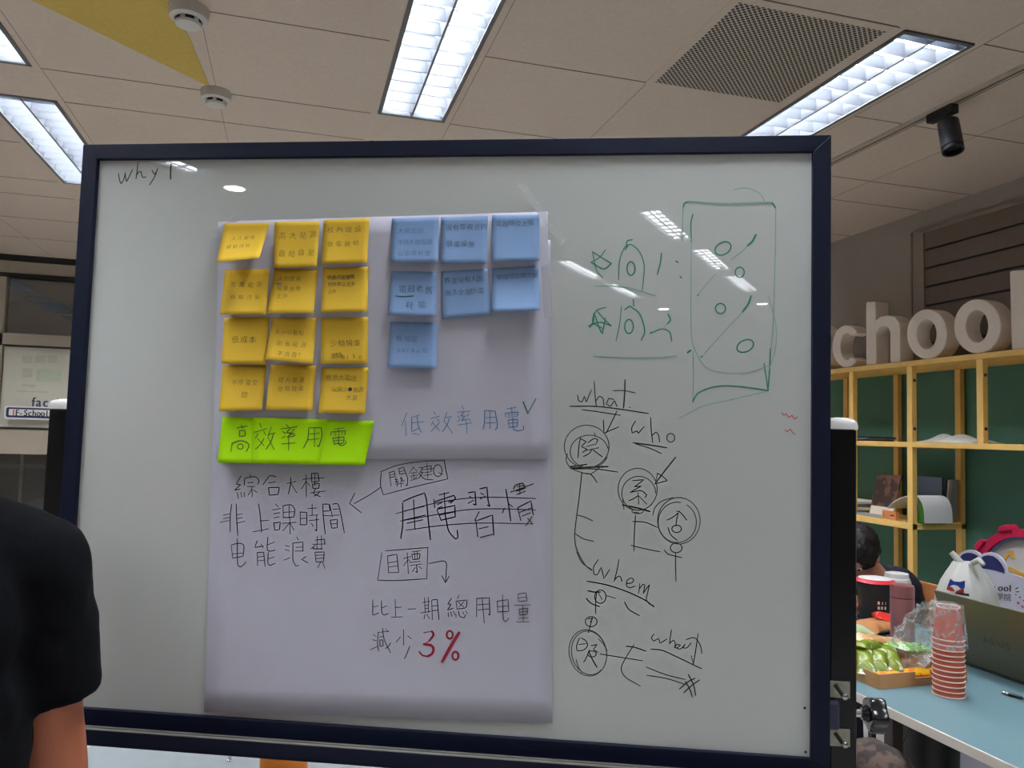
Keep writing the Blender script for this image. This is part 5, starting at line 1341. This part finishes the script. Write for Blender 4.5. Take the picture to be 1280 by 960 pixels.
# printed emblem on the bag: navy fins, red flanks, dark base
M['emb_blue'] = mat('emblem_blue', (38, 58, 140), .4); M['emb_red'] = mat('emblem_red', (176, 48, 44), .4)
E4 = (1070, 670, 6.095)
bvec = Vector((cbag.x, cbag.y, 0)).normalized()
def emb(a_, b_, d_):
    x, y = E4[0] + a_ / E4[2], E4[1] + b_ / E4[2]
    return hit(x, y, cbag - bvec * (R_ * 1.0 + d_), bvec)
mb = MB()
for poly, m_ in (([(718, 325), (745, 345), (790, 350), (830, 340), (828, 400), (800, 405), (775, 380), (745, 372), (715, 380), (700, 400), (692, 395)], 0), ([(692, 396), (722, 380), (742, 400), (735, 425), (688, 408)], 1), ([(760, 420), (800, 405), (822, 405), (822, 438), (768, 430)], 1),
                ([(715, 383), (745, 375), (775, 385), (795, 404), (760, 418), (742, 398)], 2), ([(740, 405), (756, 418), (738, 424)], 3), ([(755, 428), (862, 440), (862, 462), (755, 440)], 4)):
    mb.prism(poly, emb, .0, .002, m_)
mb.build('emblem', [M['emb_blue'], M['emb_red'], M['cap'], M['dark_print'], M['leg_brown']], t)
# navy and white cut-out board
M['board_white'] = mat('cutout_board_white', (196, 196, 210), .55, var=.01)
M['board_navy'] = mat('cutout_board_navy', (28, 32, 82), .5)
XM = 2.6
def mf(a_, b_, d_):
    p = on(1160 + a_ / 7.383, 640 + b_ / 7.383, 0, XM); return Vector((p.x + d_, p.y, p.z))
zlow = lambda a_: mf(a_, 900, 0)
out = [(190, 560), (205, 500), (250, 445), (285, 395), (330, 362), (375, 350), (420, 356), (460, 378), (485, 400), (520, 380), (560, 372), (610, 382), (655, 412), (690, 450), (715, 500), (725, 560), (780, 578), (850, 600), (930, 640), (980, 690)]
pts = [mf(a_, b_, 0) for a_, b_ in out]
pol = [(p.y, p.z) for p in pts] + [(pts[-1].y, 0.0), (pts[0].y, 0.0)]
t = thing('cutout_board', 'white cut-out display board with two navy humps behind the bag', 'display board', (XM, (pts[0].y + pts[-1].y) / 2, 0))
MB().prism(pol, lambda a_, b_, d_: (XM + d_, a_, b_ + .001), 0, .01).build('board', M['board_white'], t)
nav = [(215, 525), (232, 490), (262, 470), (262, 500), (235, 528)]
n2 = [(288, 425), (320, 390), (360, 376), (400, 377), (440, 392), (470, 412), (486, 425), (520, 404), (560, 398), (605, 408), (645, 438), (680, 480), (705, 530), (708, 568), (640, 545), (560, 528), (490, 520), (430, 470), (340, 455), (300, 470)]
mb = MB().prism(nav, mf, -.001, 0).prism(n2, mf, -.001, 0)
mb.build('navy_shape', M['board_navy'], t)
def mt(x, y):
    return mf(x, y, -.0012)
mb = MB()
xx = 644
for ch, wd_ in (('o', 52), ('o', 52), ('l', 26)):
    for q_ in (0, 5): text(mb, ch, xx + q_, 728 + (xx - 644) * .06, 88, 0, mt)
    xx += wd_
text(mb, '院', 700, 815, 72, 0, mt); text(mb, '學', 630, 808, 72, 0, mt)
xx = 600
for ch in 'hcS':
    xx -= 8
    text(mb, ch, xx - 8, 724, 88, 0, mt); xx -= 44
mb.build('lettering', M['dark_print'], t)
mb = MB()
for poly, m_ in (([(806, 706), (832, 694), (834, 702), (810, 714)], 0), ([(810, 734), (842, 732), (842, 740), (810, 741)], 0), ([(806, 760), (820, 762), (818, 768), (806, 767)], 0), ([(843, 780), (856, 782), (854, 794), (842, 792)], 0), ([(878, 810), (886, 812), (886, 822), (878, 820)], 0),
                ([(820, 826), (832, 832), (848, 828), (840, 842), (846, 852), (832, 848), (824, 850), (826, 838)], 1), ([(862, 858), (880, 868), (884, 886), (868, 880)], 1)):
    mb.prism(poly, mf, -.001, 0, m_)
mb.build('confetti_print', [M['dark_print'], mat('confetti_red', (160, 40, 52), .5)], t)
# red rimmed round board
XC = 2.74
M['rim_red'] = mat('crimson_rim', (176, 22, 66), .4); M['sky_print'] = mat('pale_blue_print', (128, 176, 208), .5); M['cream_print'] = mat('cream_print', (206, 204, 200), .5, var=.05, scale=10); M['gold'] = mat('gold_print', (214, 168, 74), .5)
def cf(a_, b_, d_):
    p = on(1160 + a_ / 7.383, 640 + b_ / 7.383, 0, XC); return Vector((p.x + d_, p.y, p.z))
t = thing('round_board', 'red-rimmed round display board at the right picture edge', 'display board', (XC, cf(850, 560, 0).y, 0))
cx_, cy_ = 850, 560
MB().strip(circ(cx_, cy_, 405, 405, 0, 360, 60)[:-1], circ(cx_, cy_, 330, 330, 0, 360, 60)[:-1], cf, -.02, .02, closed=True).build('red_rim', M['rim_red'], t)
mb = MB()
for an in (142, 104, 62, 25):
    ca_, sa_ = math.cos(math.radians(an)), -math.sin(math.radians(an))
    mb.prism([(cx_ + ca_ * r_ - sa_ * w_, cy_ + sa_ * r_ + ca_ * w_) for r_, w_ in ((395, -60), (440, -50), (452, -30), (452, 30), (440, 50), (395, 60))], cf, -.028, .02)
mb.build('rim_lug', M['rim_red'], t, bevel=.004)
MB().strip(circ(cx_, cy_, 330, 330, 0, 360, 60)[:-1], circ(cx_, cy_, 300, 300, 0, 360, 60)[:-1], cf, -.004, .012, closed=True).build('blue_ring', M['sky_print'], t)
MB().prism(circ(cx_, cy_, 301, 301, 0, 360, 60)[:-1], cf, 0, .012).build('pale_face', M['cream_print'], t)
mb = MB()
for poly in ([(700, 420), (740, 360), (790, 355), (805, 430), (775, 430), (765, 395), (745, 400), (720, 450)], [(720, 520), (760, 505), (920, 580), (920, 625)], [(680, 520), (705, 430), (725, 435), (710, 530)]):
    mb.prism(poly, cf, -.003, 0)
mb.build('gold_print', M['gold'], t)
mb = MB()
ly = cf(cx_, 0, 0).y
mb.box((XC - .006, ly - .03, 0), (XC + .012, ly + .03, cf(cx_, 900, 0).z))
mb.build('stand', M['leg_brown'], t)

# ------------------------------------------------------------------ chair of the seated person
b0, b1 = on(1147, 726, 0, 2.66), on(1181, 745.5, 0, 2.66)
chz = b0.z
t = thing('chair', 'orange-brown wooden chair behind the person bent over the table', 'chair', (2.5, (b0.y + b1.y) / 2 - .08, 0))
cy0, cy1 = b0.y + .3, b0.y - .25
MB().box((2.66, cy1, chz - .22), (2.678, cy0, chz)).build('backrest', M['orange_wood'], t, bevel=.004)
MB().box((2.36, cy1, .43), (2.67, cy0, .445)).build('seat', M['orange_wood'], t, bevel=.004)
for x in (2.38, 2.66):
    for y in (cy1 + .02, cy0 - .02):
        MB().box((x - .012, y - .012, 0), (x + .012, y + .012, .43 if x < 2.5 else chz - .2)).build('leg', M['leg_brown'], t)

# ------------------------------------------------------------------ below the blue table
M['camo'] = mat('brown_patterned_cloth', (74, 58, 48), .9, rgb2=(40, 32, 30), thr=.5, scale=24, bump=.3)
bp = on(1096, 936, 0, 1.46)
st_z = .36
t = thing('backpack', 'dark brown patterned backpack under the table corner', 'backpack', (bp.x, bp.y, st_z))
blob('bag_body', [((bp.x, bp.y, st_z + .12), (.1, .12, .13)), ((bp.x + .02, bp.y + .02, st_z + .22), (.08, .1, .08)), ((bp.x - .06, bp.y - .05, st_z + .08), (.06, .08, .08))], M['camo'], t, voxel=.008, folds=.02, fold_scale=.05)
blob('front_pocket', [((bp.x - .1, bp.y - .08, st_z + .1), (.035, .06, .06))], M['camo'], t, voxel=.006)
t = thing('stool', 'dark stool under the brown backpack', 'stool', (bp.x, bp.y, 0))
MB().lathe([(.15, st_z - .04), (.155, st_z - .03), (.155, st_z - .008), (.15, st_z - .002), (0, st_z - .002)], 32, c=(bp.x, bp.y, 0)).build('seat', M['leg_brown'], t, smooth=True)
for a_ in range(4):
    d_ = Vector((math.cos(a_ * PI / 2 + .6), math.sin(a_ * PI / 2 + .6), 0))
    MB().tube([Vector((bp.x, bp.y, st_z - .03)) + d_ * .1, Vector((bp.x, bp.y, 0)) + d_ * .16], .012, 10).build('leg', M['black_metal'], t, smooth=True)
bn_ = on(1158, 945, 0, 1.86)
t = thing('waste_bin', 'black round waste bin under the blue table', 'bin', (bn_.x, bn_.y, 0))
hb_ = bn_.z + .12
MB().lathe([(.075, .001), (.09, hb_), (.085, hb_), (.07, .01), (0, .01)], 32, c=(bn_.x, bn_.y, 0)).build('bin_wall', M['black_metal'], t, smooth=True)
MB().lathe([(.092, hb_ - .012), (.095, hb_ - .006), (.092, hb_ + .002), (.086, hb_ + .002)], 32, c=(bn_.x, bn_.y, 0)).build('rim', M['knob'], t, smooth=True)
w0_ = [on(a_, b_, 0, 1.68) for a_, b_ in ((1139, 900), (1128, 932), (1122, 943), (1124, 955), (1130, 962), (1137, 958))]
o = MB().tube(w0_, .0028, 8).tube([w0_[0], Vector((w0_[0].x, w0_[0].y, ZTB - .03))], .0028, 8).tube([w0_[-1], Vector((w0_[-1].x, w0_[-1].y - .02, .01))], .0028, 8).build('hanging_cable', M['black_metal'], origin=w0_[2], smooth=True)
tag(o, 'thin black cable hanging in a loop beside the dark table leg', 'cable')
t = thing('storage_box', 'dark brown box standing in the shade under the blue table', 'box', (2.1, 1.4, 0))
MB().box((1.98, 1.15, .002), (2.2, 1.6, .44)).build('carton', M['leg_brown'], t, bevel=.004)
MB().box((1.97, 1.14, .44), (2.21, 1.61, .47)).build('lid', M['leg_brown'], t, bevel=.004)

# ================================================================== PALE TABLE UNDER THE BOARD
t = thing('table', 'pale grey table top showing under the lower edge of the whiteboard', 'table', (-.1, 2.0, 0))
q = [bw(-.78, 0, -.09), bw(.3, 0, -.09), bw(.3, 0, -.75), bw(-.78, 0, -.75)]
MB().prism([(p.x, p.y) for p in q], lambda a_, b_, d_: (a_, b_, d_), ZTB - .026, ZTB).build('tabletop', M['table_grey'], t, bevel=.002)
for u, o_ in ((-.72, -.15), (.24, -.15), (.24, -.69), (-.72, -.69)):
    p = bw(u, 0, o_)
    MB().box((p.x - .018, p.y - .018, 0), (p.x + .018, p.y + .018, ZTB - .026)).build('leg', M['black_metal'], t)
sc0 = T(287, 951)
o = MB().lathe([(.005, 0), (.005, .003), (.003, .004), (.003, .010), (.0015, .011), (0, .011)], 16, c=sc0).build('bolt', M['chrome'], origin=sc0, smooth=True)
tag(o, 'tiny metal bolt standing on the pale grey table', 'bolt')
oc = T(354, 968)
dpo = (oc - EYE).dot(FWD)
M['orange'] = mat('orange_plastic', (224, 128, 36), .5, var=.05)
t = thing('orange_jar', 'rounded orange jar on the pale table, half hidden by the pen tray', 'jar', oc)
ro = 29 / CAM_F * dpo
MB().lathe([(ro * .8, .0005), (ro, .008), (ro, .036), (ro * .9, .044)], 28, c=oc).build('jar_body', M['orange'], t, smooth=True)
MB().lathe([(ro * .92, .044), (ro * .93, .05), (ro * .8, .054), (0, .055)], 28, c=oc).build('lid', M['orange'], t, smooth=True)
rc = T(508, 972)
t = thing('red_cap', 'small dark red cap under the middle of the pen tray', 'cap', rc)
MB().lathe([(.014, .0005), (.013, .022), (.011, .026), (0, .0265)], 20, c=rc).build('cap_body', mat('dark_red_plastic', (130, 26, 36), .4), t, smooth=True)
mb = MB()
for i in range(20):
    a_ = i * PI / 10; mb.obox(rc + Vector((math.cos(a_) * .0139, math.sin(a_) * .0139, .011)), (.0006 * math.cos(a_), .0006 * math.sin(a_), 0), (-.0012 * math.sin(a_), .0012 * math.cos(a_), 0), (0, 0, .009))
mb.build('grip_ridge', mat('dark_red_ridge', (104, 20, 30), .4), t)

# ================================================================== PEOPLE
def hand(prims, wrist, d, up, side, s=1.0, curl=.5, skin=.0078):
    """palm, four unequal bent fingers and a thumb off the side; d = along the hand, up = back of the hand, side = thumb side"""
    d, up, side = Vector(d).normalized(), Vector(up).normalized(), Vector(side).normalized()
    for k_ in (-.5, -.15, .2, .5):
        prims.append((wrist + side * .026 * k_ * s, .014 * s, wrist + d * .085 * s + side * .066 * k_ * s, .0115 * s))
    for i, (k_, L_) in enumerate(((.5, .07), (.17, .078), (-.17, .073), (-.5, .058))):
        p = wrist + d * .088 * s + side * .066 * k_ * s
        a_ = 0; r_ = .0088 * s
        for seg, f_ in enumerate((.45, .31, .24)):
            a_ += curl * (.5 if seg == 0 else .8)
            dd = d * math.cos(a_) - up * math.sin(a_)
            q_ = p + dd * L_ * f_ * s
            prims.append((p, r_, q_, r_ * .93)); p = q_; r_ *= .93
    p = wrist + d * .03 * s + side * .03 * s
    q_ = p + (d * .7 + side * .75 - up * .1) * .036 * s; e_ = q_ + (d * .95 + side * .25 - up * .25) * .03 * s
    prims.append((p, .0125 * s, q_, .0105 * s)); prims.append((q_, .0105 * s, e_, .0088 * s))
def head_prims(c, f, u, s=1.0):
    """skull, jaw, nose, ears and lips; f = where the face looks, u = up of the head"""
    f, u = Vector(f).normalized(), Vector(u).normalized(); r_ = f.cross(u).normalized()
    q = Matrix((r_, f, u)).transposed()
    P = lambda a_, b_, c_: c + r_ * a_ * s + f * b_ * s + u * c_ * s
    pr = [(P(0, -.012, .03), (.074 * s, .092 * s, .085 * s), q), (P(0, .022, -.04), (.058 * s, .064 * s, .07 * s), q), (P(0, .05, -.085), .026 * s, P(0, .06, -.09), .022 * s),
          (P(0, .082, .008), .009 * s, P(0, .1, -.03), .0125 * s), (P(-.012, .09, -.033), .009 * s, P(.012, .09, -.033), .009 * s),
          (P(-.02, .074, -.062), .0065 * s, P(.02, .074, -.062), .0065 * s), (P(-.014, .074, -.071), .007 * s, P(.014, .074, -.071), .007 * s),
          (P(-.05, .068, .02), .009 * s, P(-.015, .082, .022), .009 * s), (P(.05, .068, .02), .009 * s, P(.015, .082, .022), .009 * s)]
    for sg in (-1, 1): pr.append((P(sg * .077, -.012, -.012), (.009 * s, .02 * s, .033 * s), q))
    return pr, P, q
def face_details(c, f, u, s, parent):
    pr, P, q = head_prims(c, f, u, s)
    for sg in (-1, 1):
        e_ = P(sg * .032, .077, .004)
        ob = blob('eye', [(e_, (.012 * s, .009 * s, .0075 * s), q)], M['eye'], parent, voxel=.002, smooth=1)
        blob('iris', [(e_ + q @ Vector((0, .0075 * s, 0)), (.0052 * s, .003 * s, .0052 * s), q)], M['iris'], ob, voxel=.0012, smooth=0)
# ---- person standing at the left, seen from behind
def L(x, y, z): return Vector((PX_ + x * math.cos(PR_) - y * math.sin(PR_), PY_ + x * math.sin(PR_) + y * math.cos(PR_), z))
PX_, PY_, PR_ = -.472, 1.09, .12
pers = thing('person', 'person in a black short-sleeved T-shirt standing at the left, seen from behind', 'person', (PX_, PY_, 0))
body = []
hc = L(0, .05, 1.51)
fdir = L(-.1, 1, 0) - L(0, 0, 0); fdir.z = -.1
hp, HP_, hq = head_prims(hc, fdir, (0, 0, 1), .97)
body += hp
body += [(L(0, .01, 1.3), .056, L(0, .035, 1.45), .052), (L(-.12, 0, 1.25), .05, L(.12, 0, 1.25), .05), (L(0, .01, 1.2), (.15, .095, .16)), (L(0, .01, 1.02), (.13, .09, .17)), (L(0, 0, .9), (.15, .1, .12))]
for sg in (-1, 1):
    sh = L(sg * .165, .008, 1.215); el = L(sg * .203, .035, .975); wr = L(sg * .222, .1, .755)
    body += [(sh, .05, el, .041), (el, .04, L(sg * .216, .07, .87), .036), (L(sg * .216, .07, .87), .036, wr, .025)]
    hand(body, wr, Vector((sg * .03, .12, -1)), Vector((sg, 0, 0)), Vector((0, 1, 0)), .95, .35)
    kn = L(sg * .09, .01, .47); an = L(sg * .095, -.02, .08)
    body += [(L(sg * .08, 0, .85), .085, kn, .055), (kn, .054, L(sg * .092, -.02, .34), .05), (L(sg * .092, -.02, .34), .05, an, .035), (an, .035, L(sg * .1, .1, .035), .03)]
bo = blob('body', body, M['skin'], pers, voxel=.0055, smooth=5)
face_details(hc, fdir, (0, 0, 1), .97, pers)
blob('hair', [(HP_(0, -.02, .045), (.083, .098, .085), hq), (HP_(0, -.06, -.02), (.072, .05, .07), hq), (HP_(0, .05, .085), (.06, .045, .035), hq)], M['hair'], pers, voxel=.006, smooth=3, folds=.012, fold_scale=.02)
sh_ = [(L(-.07, 0, 1.292), .066, L(.07, 0, 1.292), .066), (L(0, .01, 1.345), (.085, .07, .03)), (L(0, -.012, 1.18), (.182, .118, .15)), (L(0, -.02, 1.03), (.193, .12, .21)), (L(0, -.012, .9), (.188, .122, .12)), (L(0, -.01, .84), (.186, .12, .07))]
for sg in (-1, 1):
    sh_ += [(L(sg * .05, 0, 1.29), .066, L(sg * .176, .005, 1.243), .058), (L(sg * .175, .008, 1.237), .064, L(sg * .186, .02, 1.16), .062), (L(sg * .176, .01, 1.23), .062, L(sg * .196, .03, 1.074), .062, 1)]
blob('t_shirt', sh_, M['shirt'], pers, voxel=.006, smooth=7, folds=.016, fold_scale=.09)
tr_ = [(L(0, 0, .86), (.155, .112, .08))]
for sg in (-1, 1): tr_ += [(L(sg * .08, 0, .84), .098, L(sg * .09, .01, .47), .072), (L(sg * .09, .01, .47), .072, L(sg * .095, -.02, .1), .058)]
blob('trousers', tr_, M['trouser'], pers, voxel=.008, smooth=6, folds=.012)
for sg in (-1, 1):
    blob('shoe', [(L(sg * .097, -.04, .045), .044, L(sg * .105, .13, .034), .034), (L(sg * .1, .03, .05), (.046, .09, .05))], M['shoe'], pers, voxel=.006, smooth=4)

# ---- person bent over the table behind the whiteboard post
PYY = 2.78
def Q(x, y, Y=PYY): return on(x, y, 1, Y)
hcx = Q(1071, 693, PYY)
p2 = thing('person', 'dark-haired person in a navy top bent over the blue table', 'person', (2.55, 2.85, 0))
f2 = Vector((-.75, -.45, -.75)); u2 = Vector((-.55, -.45, .75))
u2 = (u2 - f2.normalized() * u2.dot(f2.normalized())).normalized()
hp, HP2, hq2 = head_prims(hcx, f2, u2, .98)
b2 = list(hp)
nk = Q(1094, 722, 2.84); hipL, hipR = Vector((2.50, 2.70, .535)), Vector((2.50, 2.92, .535))
c1, c2_, c3 = Q(1100, 733, 2.86), Q(1124, 752, 2.88), Vector((2.47, 2.84, .6))
b2 += [(hcx - u2 * .05 - f2.normalized() * .02, .05, nk, .055), (c1, .08, c2_, .095), (c2_, .095, c3, .12)]
hnd = Q(1069, 757, 2.62)
shF = Q(1096, 742, 2.76); elF = Q(1100, 776, 2.6); 
shB = Q(1088, 728, 3.0); elB = Vector((2.25, 3.08, .80)); hnB = Vector((2.0, 2.98, .79))
b2 += [(shF, .045, elF, .036), (elF, .035, hnd, .024), (shB, .045, elB, .036), (elB, .035, hnB, .024)]
hand(b2, hnd, Vector((-.8, -.2, .1)), (0, -.3, 1), (0, .9, .3), .9, .6)
hand(b2, hnB, Vector((-.9, -.3, -.05)), (0, 0, 1), (0, -1, 0), .9, .3)
for h_ in (hipL, hipR):
    kn = Vector((2.42 - .26, h_.y, .5)); an = Vector((2.2, h_.y, .08))
    b2 += [(h_, .09, kn, .06), (kn, .058, an, .038), (an, .036, an + Vector((-.13, 0, -.04)), .03)]
blob('body', b2, M['skin_pale'], p2, voxel=.006, smooth=5)
face_details(hcx, f2, u2, .98, p2)
blob('hair', [(HP2(0, -.02, .04), (.086, .1, .088), hq2), (HP2(0, -.055, -.01), (.08, .06, .08), hq2), (HP2(0, .04, .09), (.066, .05, .035), hq2), (HP2(.05, .02, .03), (.04, .06, .055), hq2), (HP2(-.05, .02, .03), (.04, .06, .055), hq2)], M['hair'], p2, voxel=.006, smooth=3, folds=.012, fold_scale=.02)
s2 = [(c1, .094, c2_, .108), (c2_, .108, c3, .135), (c3, .135, Vector((2.48, 2.82, .53)), .1), (Q(1100, 724, 2.86), .07, Q(1122, 737, 2.87), .1),
      (shF, .062, shF.lerp(elF, .95), .052), (elF, .05, elF.lerp(hnd, .55), .036), (shB, .062, elB, .05), (elB, .05, elB.lerp(hnB, .6), .036)]
blob('navy_top', s2, M['navy_shirt'], p2, voxel=.007, smooth=6, folds=.014, fold_scale=.08)
t2 = []
for h_ in (hipL, hipR):
    kn = Vector((2.16, h_.y, .5)); an = Vector((2.2, h_.y, .12)); t2 += [(h_, .1, kn, .074), (kn, .072, an, .055)]
t2.append((hipL, .1, hipR, .1))
blob('trousers', t2, M['trouser'], p2, voxel=.009, smooth=5)
for h_ in (hipL, hipR): blob('shoe', [(Vector((2.22, h_.y, .045)), .042, Vector((2.08, h_.y, .035)), .033)], M['shoe'], p2, voxel=.007, smooth=3)
